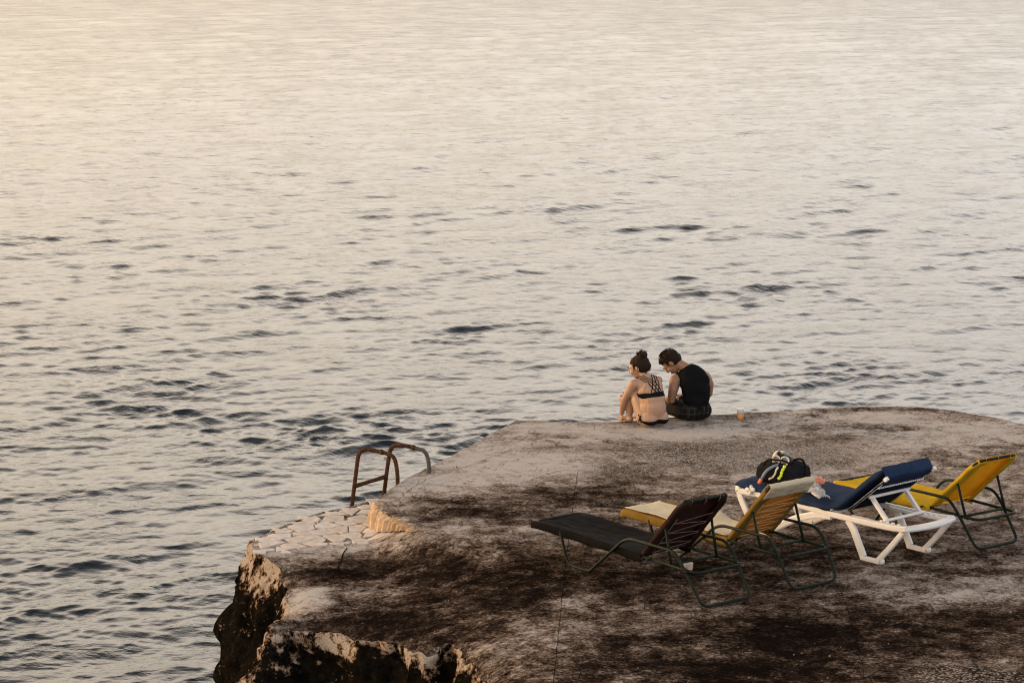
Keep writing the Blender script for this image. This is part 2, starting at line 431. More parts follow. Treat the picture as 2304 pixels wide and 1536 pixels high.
    p = N(t, 'ShaderNodeBsdfPrincipled', i_Roughness=1.0); p.inputs['Specular IOR Level'].default_value = 0.0
    v = coord(t)
    n1 = noise_node(t, v, 1.6, 7, 0.62, 0.5); n2 = noise_node(t, v, 6.0, 9, 0.68, 0.4); n3 = noise_node(t, v, 34, 9, 0.8)
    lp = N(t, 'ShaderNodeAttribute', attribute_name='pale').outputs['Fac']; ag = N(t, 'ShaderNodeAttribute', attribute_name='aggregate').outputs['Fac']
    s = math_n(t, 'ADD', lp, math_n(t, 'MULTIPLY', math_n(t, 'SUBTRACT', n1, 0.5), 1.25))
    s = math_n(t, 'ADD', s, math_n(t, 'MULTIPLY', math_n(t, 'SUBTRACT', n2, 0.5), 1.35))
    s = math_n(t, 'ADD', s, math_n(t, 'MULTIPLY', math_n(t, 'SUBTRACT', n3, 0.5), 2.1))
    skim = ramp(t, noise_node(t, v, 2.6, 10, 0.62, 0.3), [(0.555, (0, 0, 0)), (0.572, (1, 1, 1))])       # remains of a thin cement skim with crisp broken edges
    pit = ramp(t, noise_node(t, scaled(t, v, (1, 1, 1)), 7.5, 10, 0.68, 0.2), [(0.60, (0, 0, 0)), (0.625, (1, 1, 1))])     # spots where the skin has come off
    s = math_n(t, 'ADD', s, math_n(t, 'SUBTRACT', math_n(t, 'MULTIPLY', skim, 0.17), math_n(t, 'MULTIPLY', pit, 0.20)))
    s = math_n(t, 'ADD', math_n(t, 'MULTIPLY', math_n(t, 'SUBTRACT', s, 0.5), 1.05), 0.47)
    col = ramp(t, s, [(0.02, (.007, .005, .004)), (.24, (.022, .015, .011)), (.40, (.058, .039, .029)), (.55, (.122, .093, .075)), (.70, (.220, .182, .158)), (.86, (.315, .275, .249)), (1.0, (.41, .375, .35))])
    vo = N(t, 'ShaderNodeTexVoronoi', i_Scale=52.0); t.links.new(v, vo.inputs['Vector'])
    sepc = N(t, 'ShaderNodeSeparateColor'); t.links.new(vo.outputs['Color'], sepc.inputs[0])
    peb = mixc(t, sepc.outputs[0], (.045, .032, .026), (.50, .44, .39))
    pebd = ramp(t, vo.outputs['Distance'], [(0.35, (1, 1, 1)), (0.62, (.12, .10, .09))])
    peb = mixc(t, 1.0, peb, pebd, 'MULTIPLY')
    peb = mixc(t, 0.35, peb, col)
    agf = math_n(t, 'MULTIPLY', ag, math_n(t, 'ADD', 0.35, n2), True)
    agf = ramp(t, agf, [(0.25, (0, 0, 0)), (0.6, (1, 1, 1))])
    col = mixc(t, agf, col, peb)
    # hairline crazing
    vc = N(t, 'ShaderNodeTexVoronoi', i_Scale=3.2, feature='DISTANCE_TO_EDGE'); 
    wv = N(t, 'ShaderNodeVectorMath', operation='ADD'); nz = N(t, 'ShaderNodeTexNoise', i_Scale=5.0, i_Detail=6.0); t.links.new(v, nz.inputs['Vector'])
    sc_ = N(t, 'ShaderNodeVectorMath', operation='SCALE'); sc_.inputs['Scale'].default_value = 0.35; t.links.new(nz.outputs['Color'], sc_.inputs[0])
    t.links.new(v, wv.inputs[0]); t.links.new(sc_.outputs[0], wv.inputs[1]); t.links.new(wv.outputs[0], vc.inputs['Vector'])
    ck = ramp(t, vc.outputs['Distance'], [(0.0, (1, 1, 1)), (0.018, (0, 0, 0))])
    ckm = math_n(t, 'MULTIPLY', ck, ramp(t, n1, [(0.5, (0, 0, 0)), (0.58, (1, 1, 1))]))
    col = mixc(t, math_n(t, 'MULTIPLY', ckm, 0.75), col, (.02, .014, .011))
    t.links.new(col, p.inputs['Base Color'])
    h = math_n(t, 'ADD', math_n(t, 'MULTIPLY', n2, 0.9), math_n(t, 'MULTIPLY', n3, 0.35))
    h = math_n(t, 'SUBTRACT', h, math_n(t, 'MULTIPLY', ckm, 0.25))
    h = math_n(t, 'ADD', h, math_n(t, 'MULTIPLY', math_n(t, 'SUBTRACT', skim, pit), 0.22))
    h = math_n(t, 'SUBTRACT', h, math_n(t, 'MULTIPLY', math_n(t, 'MULTIPLY', vo.outputs['Distance'], agf), 0.5))
    t.links.new(bump(t, h, 1.0, 0.022), p.inputs['Normal']); t.links.new(p.outputs[0], o.inputs['Surface'])
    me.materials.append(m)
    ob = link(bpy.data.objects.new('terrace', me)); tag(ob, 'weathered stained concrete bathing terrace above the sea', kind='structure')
    return ob, m
TERRACE, M_CONC = build_terrace()

# ------------------------------------------------------------------ rock face under the terrace edge
def rock_mat():
    m, t, o = nmat('sea_rock')
    p = N(t, 'ShaderNodeBsdfPrincipled', i_Roughness=1.0); p.inputs['Specular IOR Level'].default_value = 0.0
    v = coord(t); cr = N(t, 'ShaderNodeAttribute', attribute_name='crust').outputs['Fac']
    n1 = noise_node(t, v, 3.5, 8, 0.65, 0.6); n2 = noise_node(t, v, 16, 8, 0.7); n3 = noise_node(t, v, 70, 5, 0.7)
    s = math_n(t, 'ADD', cr, math_n(t, 'ADD', math_n(t, 'MULTIPLY', math_n(t, 'SUBTRACT', n1, 0.5), 1.9), math_n(t, 'MULTIPLY', math_n(t, 'SUBTRACT', n2, 0.5), 1.5)))
    dark = ramp(t, n2, [(0.35, (.003, .0027, .0023)), (0.60, (.012, .0095, .007)), (0.74, (.05, .037, .025))])
    pale = ramp(t, n3, [(0.3, (.24, .18, .135)), (0.7, (.48, .42, .36))])
    mid = ramp(t, n2, [(0.3, (.10, .055, .03)), (0.7, (.22, .14, .09))])
    k1 = ramp(t, s, [(0.42, (0, 0, 0)), (0.52, (1, 1, 1))]); k2 = ramp(t, s, [(0.54, (0, 0, 0)), (0.62, (1, 1, 1))])
    c = mixc(t, k1, dark, mid); c = mixc(t, k2, c, pale)
    # specks of lichen and shell on the black rock
    vo = N(t, 'ShaderNodeTexVoronoi', i_Scale=19.0); t.links.new(v, vo.inputs['Vector'])
    sp = math_n(t, 'MULTIPLY', ramp(t, vo.outputs['Distance'], [(0.10, (1, 1, 1)), (0.2, (0, 0, 0))]), ramp(t, n1, [(0.52, (0, 0, 0)), (0.6, (1, 1, 1))]))
    c = mixc(t, math_n(t, 'MULTIPLY', sp, 0.8), c, (.40, .34, .28))
    t.links.new(c, p.inputs['Base Color'])
    h = math_n(t, 'ADD', math_n(t, 'MULTIPLY', n1, 0.7), math_n(t, 'ADD', math_n(t, 'MULTIPLY', n2, 0.6), math_n(t, 'MULTIPLY', n3, 0.25)))
    t.links.new(bump(t, h, 0.9, 0.05), p.inputs['Normal']); t.links.new(p.outputs[0], o.inputs['Surface']); return m
M_ROCK = rock_mat()
def build_rock():
    NL = 56
    prof = [(0, 0), (.012, -.03), (.018, -.09), (.028, -.16), (.05, -.25), (.10, -.38), (.15, -.52), (.21, -.7), (.27, -.95), (.33, -1.25), (.38, -1.6), (.44, -2.0), (.5, -2.5)]
    pz = [p[1] for p in prof][::-1]; po = [p[0] for p in prof][::-1]
    depth = 2.5 * (np.linspace(0, 1, NL) ** 1.6)
    # plan position -> how far the foot leans out and how thick the pale crust is
    ctrl = [(lowpt(572, 1212), 1.0, .25), (lowpt(602, 1253), 1.0, .26), (atg(640, 1300), .7, .02), (atg(625, 1385), 1.6, .05), (atg(612, 1402), 2.6, .45), (atg(655, 1398), 1.6, .34), (atg(760, 1408), .6, .22),
            (atg(880, 1440), 0.0, .14), (atg(975, 1440), .5, .15), (atg(1015, 1425), .9, .3), (atg(1082, 1500), 1.2, .3), (atg(1150, 1720), .6, .10), (Vector((1, 12, 0)), .4, .2)]
    vs = []; cr = []
    pts = [p for p, k in RING]
    ctr = Vector((1.5, 20))
    for i, (p, kind) in enumerate(RING):
        a = pts[i - 2]; b = pts[(i + 2) % NRING]; d = (b - a)
        nn = Vector((-d.y, d.x)).normalized()
        # ring runs ledge -> front -> right -> far: interior is on its left, so outward is the right-hand normal
        nn = -nn
        z0 = {'far': 0.0, 'ledge': -0.2, 'front': ledge_z(p.x, p.y) - rim_drop(p.x, p.y, 0.0)}[kind] + relief(p.x, p.y)
        if kind == 'far': g, c = 0.05, .30
        else:
            W = 0; g = 0; c = 0
            for q, gg, cc in ctrl:
                wt = 1 / ((q.x - p.x) ** 2 + (q.y - p.y) ** 2 + 0.004) ** 1.5; W += wt; g += wt * gg; c += wt * cc
            g /= W; c = c / W * 1.35
        for j in range(NL):
            dz = -depth[j]; outw = float(np.interp(dz, pz, po)) * g
            x, y, z = p.x + nn.x * outw, p.y + nn.y * outw, z0 - 0.003 + dz
            amp = 0.0 if j == 0 else (0.012 if kind == 'far' else min(0.12, 0.045 + 0.25 * depth[j]))
            nv = mnoise.noise_vector((x * 2.6, y * 2.6, z * 2.6)) + 0.55 * mnoise.noise_vector((x * 6.5, y * 6.5, z * 6.5)) + 0.3 * mnoise.noise_vector((x * 15, y * 15, z * 15))
            rd = fbm(x, y, z, 3, 4.0)
            vs.append((x + nn.x * 0.6 * amp * rd + nv.x * amp, y + nn.y * 0.6 * amp * rd + nv.y * amp, z + (nv.z * amp * 0.7 if j > 1 else 0)))
            cr.append((0.74 if kind == 'ledge' else 0.60) - 0.40 * min(1.6, depth[j] / max(c, .01)) ** 1.1)
    fs = []
    for i in range(NRING):
        i2 = (i + 1) % NRING
        for j in range(NL - 1): fs.append((i * NL + j, i * NL + j + 1, i2 * NL + j + 1, i2 * NL + j))
    me = bpy.data.meshes.new('rock'); me.from_pydata(vs, [], fs); me.update()
    at_ = me.attributes.new('crust', 'FLOAT', 'POINT'); at_.data.foreach_set('value', np.array(cr, np.float32))
    me.polygons.foreach_set('use_smooth', [True] * len(me.polygons)); me.materials.append(M_ROCK)
    ob = link(bpy.data.objects.new('rock', me)); tag(ob, 'black eroded shore rock under the edge of the concrete terrace', kind='structure')
    return ob
ROCK = build_rock()

# ------------------------------------------------------------------ pieces of the terrace: paving stones, step stones, joints
def clip_half(poly, m, n):
    o = []
    for i in range(len(poly)):
        a, b = poly[i], poly[(i + 1) % len(poly)]
        da, db = (a - m).dot(n), (b - m).dot(n)
        if da <= 0: o.append(a)
        if (da < 0 < db) or (db < 0 < da): o.append(a.lerp(b, da / (da - db)))
    return o
M_PAVE = []
for i, c in enumerate([(.50, .44, .395), (.53, .47, .425), (.46, .40, .355)]):
    M_PAVE.append(simple('pale_paving_%d' % i, c, 0.85, 0.22, 14.0, bstr=0.5, bdist=0.006, spec=0.2, rust=((.13, .07, .04), 0.66)))
def build_paving():
    px = [(580, 1214), (640, 1187), (690, 1167), (740, 1155), (792, 1144), (846, 1128), (846, 1183), (900, 1186), (945, 1190), (925, 1204), (880, 1214), (830, 1219), (770, 1226), (700, 1230), (622, 1240), (585, 1238)]
    reg = [Vector(lowpt(u, v).xy) for u, v in px]
    # the inner corner by the step keeps clear of the wall
    regn = [(p.x, p.y) for p in reg]
    r2 = random.Random(3)
    seeds = []
    x0, x1 = min(p.x for p in reg), max(p.x for p in reg); y0, y1 = min(p.y for p in reg), max(p.y for p in reg)
    for _ in range(9000):
        p = Vector((r2.uniform(x0, x1), r2.uniform(y0, y1)))
        if not pip(np.array([p.x]), np.array([p.y]), regn)[0]: continue
        if p.x > -1.2 and p.y > y_s(p.x) - 0.06: continue
        if all((p - q).length > r2.uniform(0.10, 0.30) for q in seeds): seeds.append(p)
        if len(seeds) >= 64: break
    for s in seeds:
        cell = [Vector((s.x - .4, s.y - .4)), Vector((s.x + .4, s.y - .4)), Vector((s.x + .4, s.y + .4)), Vector((s.x - .4, s.y + .4))]
        for q in seeds:
            if q is s or (q - s).length > 0.9: continue
            key = random.Random(hash((round(min(s.x, q.x), 4), round(max(s.x, q.x), 4)))); off = key.uniform(-.045, .045) * (1 if s.x < q.x else -1); ta = key.uniform(-.35, .35); dn = (q - s).normalized(); dn2 = Vector((dn.x * math.cos(ta) - dn.y * math.sin(ta), dn.x * math.sin(ta) + dn.y * math.cos(ta)))
            cell = clip_half(cell, (s + q) / 2 + dn * (off - 0.002), dn2)
            if len(cell) < 3: break
        if len(cell) < 3: continue
        # keep inside the ledge
        pts = []
        n = len(cell)
        for i in range(n):
            a, b = cell[i], cell[(i + 1) % n]; m = max(1, int((b - a).length / 0.055))
            for k in range(m):
                p = a.lerp(b, k / m); j = 0.026 * fbm(p.x, p.y, 4, 3, 11.0)
                p = p + (s - p).normalized() * (abs(j) * .55 + 0.0015); pts.append(p)
        q = []
        for p in pts:
            t = 1.0
            for _ in range(14):
                c = s.lerp(p, t)
                if pip(np.array([c.x]), np.array([c.y]), regn)[0] and not (c.x > -1.22 and c.y > y_s(c.x) - 0.05): break
                t *= 0.9
            q.append(s.lerp(p, t))
        if len(q) < 4: continue
        hgt = r2.uniform(0.005, 0.009); tx, ty = r2.uniform(-.012, .012), r2.uniform(-.012, .012)
        vs = []; n = len(q)
        def gz(c): return ledge_z(c.x, c.y) + relief(c.x, c.y)
        for c in q: vs.append((c.x - s.x, c.y - s.y, gz(c) - 0.008))
        for c in q: vs.append((c.x - s.x, c.y - s.y, gz(c) + hgt * 0.7 + tx * (c.x - s.x) + ty * (c.y - s.y)))
        for c in q:
            d = c.lerp(s, 0.07); vs.append((d.x - s.x, d.y - s.y, gz(d) + hgt + tx * (d.x - s.x) + ty * (d.y - s.y)))
        fs = [tuple(range(2 * n, 3 * n))]
        for i in range(n):
            j = (i + 1) % n; fs += [(i, j, n + j, n + i), (n + i, n + j, 2 * n + j, 2 * n + i)]
        mb = MB(); mb.add(vs, fs); o = mb.build('paving_stone', r2.choice(M_PAVE), TERRACE, smooth=False); o.location = (s.x, s.y, 0)
build_paving()
M_STEP = [simple('sandy_step_stone', (.45, .32, .21), 0.85, 0.25, 22.0, bstr=0.8, bdist=0.01, spec=0.2), simple('ochre_step_stone', (.36, .24, .14), 0.9, 0.35, 30.0, bstr=0.9, bdist=0.012, spec=0.2)]
def build_step():
    # upright blocks that face the step between terrace and ledge
    path = []
    for a, b in zip(S_LINE[:-1], S_LINE[1:]):
        for k in range(12): path.append(a.lerp(b, k / 12))
    path.append(S_LINE[-1])
    L = [0]
    for a, b in zip(path, path[1:]): L.append(L[-1] + (b - a).length)
    def pos(s):
        i = int(np.searchsorted(L, s)); i = min(max(i, 1), len(path) - 1)
        t = (s - L[i - 1]) / (L[i] - L[i - 1] + 1e-9); p = path[i - 1].lerp(path[i], t); d = (path[i] - path[i - 1]).normalized(); n = Vector((d.y, -d.x, 0)); n = n if n.x < 0 else -n
        return p, n
    s = 0.02; r2 = random.Random(5); k = 0
    while s < L[-1] - 0.04:
        wd = r2.uniform(0.07, 0.13) if s < 0.75 * L[-1] else r2.uniform(0.05, 0.08); e = min(s + wd, L[-1])
        mb = MB(); rows = 5; cols = 3; idx = {}
        vs = []
        th = r2.uniform(0.045, 0.075)
        for c in range(cols + 1):
            p, n = pos(s + (e - s - 0.010) * c / cols)
            zl = ledge_z(p.x, p.y) + relief(p.x, p.y) - 0.01; zt = relief(p.x, p.y) - 0.006 - r2.uniform(0, .012)
            for r_ in range(rows + 1):
                z = zl + (zt - zl) * r_ / rows; edge = 0.55 if c in (0, cols) else 1.0
                o_ = th * edge + 0.014 * fbm(p.x * 1.0, p.y, z * 0.6, 3, 9.0) + 0.02 * (1 - r_ / rows)
                if r_ == rows: o_ *= 0.6
                vs.append(p + n * o_ + Vector((0, 0, z)))
            for r_ in (0, rows):
                z = zl + (zt - zl) * r_ / rows; vs.append(p - n * 0.02 + Vector((0, 0, z)))
        st = rows + 3; fs = []
        for c in range(cols):
            for r_ in range(rows): fs.append((c * st + r_, (c + 1) * st + r_, (c + 1) * st + r_ + 1, c * st + r_ + 1))
            fs.append((c * st + rows, (c + 1) * st + rows, (c + 1) * st + rows + 2, c * st + rows + 2))
        for c in (0, cols):
            fs.append(tuple([c * st + r_ for r_ in range(rows + 1)] + [c * st + rows + 2, c * st + rows + 1]))
        mb.add(vs, fs); mb.build('step_stone', M_STEP[0] if s < 0.55 * L[-1] else M_STEP[1], TERRACE, smooth=False); s = e; k += 1
build_step()
M_JOINT = simple('dark_joint', (.006, .005, .004), 0.95, 0.4, 40, spec=0.0)
def strip(name, px, w0, jag=0.0, sub=0.05):
    pts = [atg(*p) for p in px]; o = []
    for a, b in zip(pts, pts[1:]):
        m = max(1, int((b - a).length / sub))
        for k in range(m):
            p = a.lerp(b, k / m)
            o.append(p + Vector((jag * fbm(p.x, p.y, 7, 3, 6), jag * fbm(p.x, p.y, 17, 3, 6), 0)))
    o.append(pts[-1]); mb = MB(); vs = []; fs = []
    for i, p in enumerate(o):
        d = (o[min(i + 1, len(o) - 1)] - o[max(i - 1, 0)]).normalized(); n = Vector((-d.y, d.x, 0)); w = w0 * (0.6 + 0.5 * abs(fbm(p.x, p.y, 21, 2, 9)))
        if 0 in (i, len(o) - 1): w *= 0.3
        for s in (-1, 1):
            q = p + n * w * s / 2; vs.append((q.x, q.y, ground_z(q.x, q.y) + 0.0045))
        if i: fs.append((2 * i - 2, 2 * i - 1, 2 * i + 1, 2 * i))
    mb.add(vs, fs); return mb.build(name, M_JOINT, TERRACE)
strip('expansion_joint', [(1299, 1062), (1292, 1120), (1284, 1180), (1276, 1240), (1268, 1310), (1258, 1410), (1246, 1530), (1236, 1660)], 0.0055, 0.006)
strip('expansion_joint', [(1832, 1215), (1862, 1270), (1898, 1345), (1922, 1420), (1940, 1500), (1956, 1600)], 0.006, 0.02)
strip('expansion_joint', [(779, 1232), (768, 1262), (750, 1305)], 0.016, 0.014)
for c in [[(898, 1132), (905, 1110), (940, 1088), (975, 1072), (1010, 1062), (1080, 1040), (1160, 1008)], [(945, 1090), (1020, 1092), (1080, 1096), (1150, 1092), (1205, 1078), (1240, 1064), (1290, 1056)],
          [(1440, 1330), (1455, 1345), (1450, 1372)], [(1290, 1480), (1310, 1500), (1300, 1530)], [(1345, 1490), (1370, 1515)], [(1640, 1270), (1720, 1276), (1790, 1270)], [(2240, 1130), (2275, 1142), (2304, 1145)],
          [(1560, 1040), (1640, 1036), (1700, 1028), (1860, 1050)]]:
    strip('crack', c, 0.007, 0.03, 0.03)

# ------------------------------------------------------------------ swimming ladder
M_RUST = simple('rusty_ladder_steel', (.060, .028, .014), 0.9, 0.5, 35.0, 0.0, 0.6, 0.004, 0.08, rust=((.16, .065, .022), 0.58))
M_RUSTG = simple('weathered_grey_steel', (.085, .075, .068), 0.7, 0.35, 40.0, 0.2, 0.4, 0.003, 0.2, rust=((.12, .05, .025), 0.58))
def build_ladder():
    base = Vector((-1.03, 23.42, 0)); Rr = Vector((0.27, 0.40, 0)); O = Vector((-0.36, 0.12, 0))
    root = empty('swimming_ladder', base)
    tag(root, 'rusty steel ladder with two arched handrails at the terrace edge', 'ladder')
    outs = []
    for k in range(2):
        b = Rr * k; dz = -0.045 * k; tilt = Vector((-0.075, 0, 0))
        top = 0.268 + dz
        inner = [b + Vector((0, 0, -0.35)), b + Vector((0, 0, 0.10)), b + O * 0.08 + Vector((0, 0, top - 0.02)), b + O * 0.40 + Vector((0, 0, top + 0.005))]
        outer = [b + O * 0.40 + Vector((0, 0, top + 0.005)), b + O * 0.97 + Vector((0, 0, top + 0.03)), b + O + tilt * 0.4 + Vector((0, 0, 0.0)), b + O + tilt + Vector((0, 0, -0.35)), b + O + tilt * 1.6 + Vector((0, 0, -2.3))]
        m = MB(); m.tube(fillet(inner, [0, .12, .16, 0], 8), 0.019, 10); hr_ = m.build('handrail', M_RUSTG if k else M_RUST, root)
        m = MB(); m.tube(fillet(outer, [0, .10, .1, .1, 0], 8), 0.0195, 10); m.build('side_rail', M_RUST, root)
        m = MB(); m.tube([b + O * 0.34 + Vector((0, 0, top - 0.002)), b + O * 0.40 + Vector((0, 0, top + 0.005)), b + O * 0.45 + Vector((0, 0, top + 0.006))], [0.021, 0.026, 0.022], 10); m.build('coupling', M_RUST, hr_)
        outs.append((b, dz, tilt))
    for zr in (-0.06, -0.36, -0.66, -0.96, -1.26, -1.56):
        e = [b + O + tl * (0.4 + 0.6 * min(1, -zr / .35)) + Vector((0, 0, zr)) for b, dz, tl in outs]
        m = MB(); m.tube([e[0], e[0].lerp(e[1], .5), e[1]], [0.022, 0.017, 0.022], 9); m.build('rung', M_RUST, root)
    for b, dz, tl in outs:
        z = -0.42; m = MB(); m.tube([b + O + tl * 1.05 + Vector((0, 0, z)), b + Vector((0.0, 0, z - .02))], 0.016, 8); m.build('wall_bracket', M_RUST, root)
build_ladder()

# ------------------------------------------------------------------ folding sun loungers
M_GREEN = simple('chipped_green_tube', (.009, .014, .009), 0.5, 0.4, 25.0, 0.0, 0.3, 0.002, 0.10, rust=((.11, .10, .08), 0.66))
M_CORD = simple('cream_cord', (.42, .31, .16), 0.9, 0.2, 60)
M_CORDP = simple('grey_cord', (.17, .12, .09), 0.9, 0.2, 60)
def sheet(fn, nu, nv, thick, name, mat, parent):
    """cloth of real thickness: fn(u,v) -> Vector, 0<=u,v<=1"""
    P = [[fn(i / nu, j / nv) for j in range(nv + 1)] for i in range(nu + 1)]
    vs = []; fs = []
    def nrm(i, j):
        a = P[min(i + 1, nu)][j] - P[max(i - 1, 0)][j]; b = P[i][min(j + 1, nv)] - P[i][max(j - 1, 0)]
        n = a.cross(b); return n.normalized() if n.length > 1e-9 else Vector((0, 0, 1))
    for sgn in (0, 1):
        for i in range(nu + 1):
            for j in range(nv + 1): vs.append(P[i][j] - nrm(i, j) * thick * sgn)
    w_ = nv + 1; o_ = (nu + 1) * w_
    for i in range(nu):
        for j in range(nv):
            a, b, c, d = i * w_ + j, (i + 1) * w_ + j, (i + 1) * w_ + j + 1, i * w_ + j + 1
            fs += [(a, b, c, d), (d + o_, c + o_, b + o_, a + o_)]
    for i in range(nu):
        for j in (0, nv):
            a, b = i * w_ + j, (i + 1) * w_ + j; fs.append((b, a, a + o_, b + o_) if j == 0 else (a, b, b + o_, a + o_))
    for j in range(nv):
        for i in (0, nu):
            a, b = i * w_ + j, i * w_ + j + 1; fs.append((a, b, b + o_, a + o_) if i == 0 else (b, a, a + o_, b + o_))
    m = MB(); m.add(vs, fs); return m.build(name, mat, parent)
HW = 0.262
def folding_lounger(P0, ang, label, seat_mat, back_mat, cord_mat, foot_t=-0.53, leg_t=0.0, flap=None, seed=1, sag=0.02, lace=5, rear_t=1.555, back=(.845, 1.30, .762), cb=1.17, xr=1.47):
    ax = Vector((math.cos(ang), math.sin(ang), 0)); n = Vector((-ax.y, ax.x, 0))
    c = P0 + n * HW
    root = empty('sun_lounger', (c.x, c.y, 0.006), ang)
    tag(root, label, 'sun lounger', 'folding sun loungers on the terrace')
    rr = 0.0125; HS = HW - 0.030; zS = 0.258; tR = rear_t
    # bent side tubes joined behind: front leg, runner, slanted strut, armrest, rear leg
    def side(y):
        f = leg_t
        return [Vector((f - 0.155, y * .93, zS - .01)), Vector((f - 0.045, y, rr)), Vector((f + 0.235, y, rr)), Vector((0.68, y, 0.372)), Vector((1.24, y, 0.384)), Vector((1.335, y, 0.30)), Vector((tR, y * 0.92, rr))]
    a = side(-HW); b = side(HW)
    m = MB(); m.tube(fillet(a + b[::-1], [0, .09, .035, .10, .10, .12, .07, .07, .12, .10, .10, .035, .09, 0], 6), rr, 8); m.build('leg_frame', M_GREEN, root)
    # flat bed frame that runs out behind the backrest
    m = MB(); m.tube(fillet([(0.5, -HS, zS), (foot_t + .02, -HS, zS + .004), (foot_t + .02, HS, zS + .004), (xr, HS, zS - .006), (xr, -HS, zS - .006), (0.5, -HS, zS)], .075, 6), rr, 8); bf = m.build('bed_frame', M_GREEN, root)
    m = MB(); m.tube([(cb, -HS, zS), (cb, HS, zS)], rr * .9, 8); m.build('crossbar', M_GREEN, root)
    hx, tx, tz = back; hz = 0.268
    d = Vector((tx - hx, 0, tz - hz)); nb = Vector((-d.z, 0, d.x)).normalized()      # front side of the backrest
    m = MB(); m.tube(fillet([(hx, -HS, hz), (tx, -HS, tz), (tx, HS, tz), (hx, HS, hz)], .085, 6), rr, 8); m.build('back_frame', M_GREEN, root)
    for s in (-1, 1):
        q = Vector((hx, s * HS, hz)) + d * 0.56
        m = MB(); m.tube([q - nb * .012, (cb + .005, s * (HS - .003), zS + .006)], rr * .85, 8); m.build('back_prop', M_GREEN, root)
        for (bx, bz) in ((0.95, zS), (xr - .08, zS - .004)):
            m = MB(); m.tube([(bx, s * (HS - .012), bz), (bx, s * (HW + .016), bz)], 0.008, 6); m.build('rivet', M_GREEN, bf)
    rnd = random.Random(seed); ox, oy = rnd.uniform(0, 50), rnd.uniform(0, 50)
    # seat cloth: pulled over both bed tubes, edges hanging
    x0, x1 = foot_t, hx + 0.005
    def seat(u, v):
        x = x0 + (x1 - x0) * u
        s = (v - 0.5) * 2; arc = abs(s) * (HS + .022 + .055)
        if arc <= HS + .006: y = arc; z = zS + rr + .007 - sag * (1 - (arc / HS) ** 2) * (0.35 + 0.65 * math.sin(math.pi * min(1, u * 1.1)))
        elif arc <= HS + .03:
            q = (arc - HS - .006) / .024; y = HS + .006 + .0145 * math.sin(q * math.pi / 2); z = zS + rr + .007 - .0145 * (1 - math.cos(q * math.pi / 2))
        else: y = HS + .0205; z = zS + rr - .0075 - (arc - HS - .03)
        w_ = 0.008 * fbm(x + ox, s * 1.3 + oy, 0, 3, 3.2) + 0.005 * fbm(x * 1.2 + ox, s * 3 + oy, 3, 2, 7.0)
        z += w_ if arc < HS else w_ * .4
        if u < .06: z += -.012 * (1 - u / .06)
        if arc > HS + .03: z += .012 * fbm(x + ox, 3.3, 0, 3, 5)
        return Vector((x, math.copysign(y, s), z))
    sheet(seat, 44, 36, 0.0025, 'seat_cloth', seat_mat, root)
    # back cloth on the front of the back frame, its edges folded round behind
    def back(u, v):
        s = (v - 0.5) * 2; arc = abs(s) * (HS + .03 + .085)
        p = Vector((hx, 0, hz)) + d * (0.02 + 0.985 * u)
        k = 1.0 - 0.14 * sstep(0.86, 1.0, u)
        if arc <= HS + .006: y = arc; off = rr + .006 - .018 * (1 - (arc / HS) ** 2) * math.sin(math.pi * min(1, .15 + u * .85))
        elif arc <= HS + .036:
            q = (arc - HS - .006) / .030; y = HS + .006 + .0165 * math.sin(q * math.pi); off = (rr + .006) * math.cos(q * math.pi)
        else: y = HS + .006 - (arc - HS - .036); off = -(rr + .006)
        off += 0.005 * fbm(u * 2 + ox, s * 2 + oy, 1, 3, 3.0)
        p = p + nb * off; p.y = math.copysign(y * k, s); return p
    bc = sheet(back, 30, 40, 0.0025, 'back_cloth', back_mat, root)
    # cord laced zigzag between the folded edges
    yb = HS - .055; m = MB()
    def bp(u, y): q = Vector((hx, 0, hz)) + d * u - nb * (rr + .011); q.y = y; return q
    us = [0.06 + 0.66 * i / max(1, 2 * lace - 1) for i in range(2 * lace)]
    for i in range(2 * lace - 1):
        a_, b_ = bp(us[i] + (.02 if i % 2 else 0), -yb if i % 2 == 0 else yb), bp(us[i + 1], yb if i % 2 == 0 else -yb)
        m.tube([a_, a_.lerp(b_, .5) - nb * -.002, b_], 0.0022, 5)
    if lace > 1:
        m.tube([bp(us[0], -yb), bp(us[-1], -yb - .005)], 0.0025, 5); m.build('lacing', cord_mat, bc)
    if flap:
        fm, ln = flap
        def hood(u, v):                                    # pocket of cloth turned over the head end
            s = (v - .5) * 2; y = s * (HS + .022) * (1 - .05 * abs(s) ** 3)
            a_ = u * (ln * 2 + .06)
            if a_ < ln: q = Vector((tx, 0, tz)) - d.normalized() * (ln - a_) + nb * (rr + .012)
            elif a_ < ln + .06:
                g = (a_ - ln) / .06 * math.pi; q = Vector((tx, 0, tz)) + d.normalized() * (.024 * math.sin(g)) + nb * ((rr + .012) * math.cos(g))
            else: q = Vector((tx, 0, tz)) - d.normalized() * (a_ - ln - .06) - nb * (rr + .013)
            e = .006 * fbm(u * 3 + ox, s * 2.2, 8, 3, 2.5); q = q + nb * e + d.normalized() * (.022 * fbm(s * 1.5 + oy, u, 2, 2, 1.5) if u > .9 else 0); q.y = y; return q
        sheet(hood, 26, 24, 0.003, 'head_pocket', fm, bc)
    else:
        for s in (-.6, 0, .6):                             # cord loops that tie the top edge to the frame
            m = MB(); y = s * HS; q = Vector((tx, y, tz)); m.tube([q - d.normalized() * .045 - nb * .019, q - nb * .015 + d.normalized() * .004, q + d.normalized() * .016, q + nb * .018 - d.normalized() * .01], .0028, 5); m.build('tie', cord_mat, bc)
    return root
F_BLACK = fabric('black_vinyl_cloth', (.0085, .0078, .0078), 0.0, rough=0.55, var=.3, wrinkle=.6, weave=False, spec=.004)
F_BROWN = fabric('dark_brown_cloth', (.035, .018, .015), 0.18, (.16, .04, .02), var=.35)
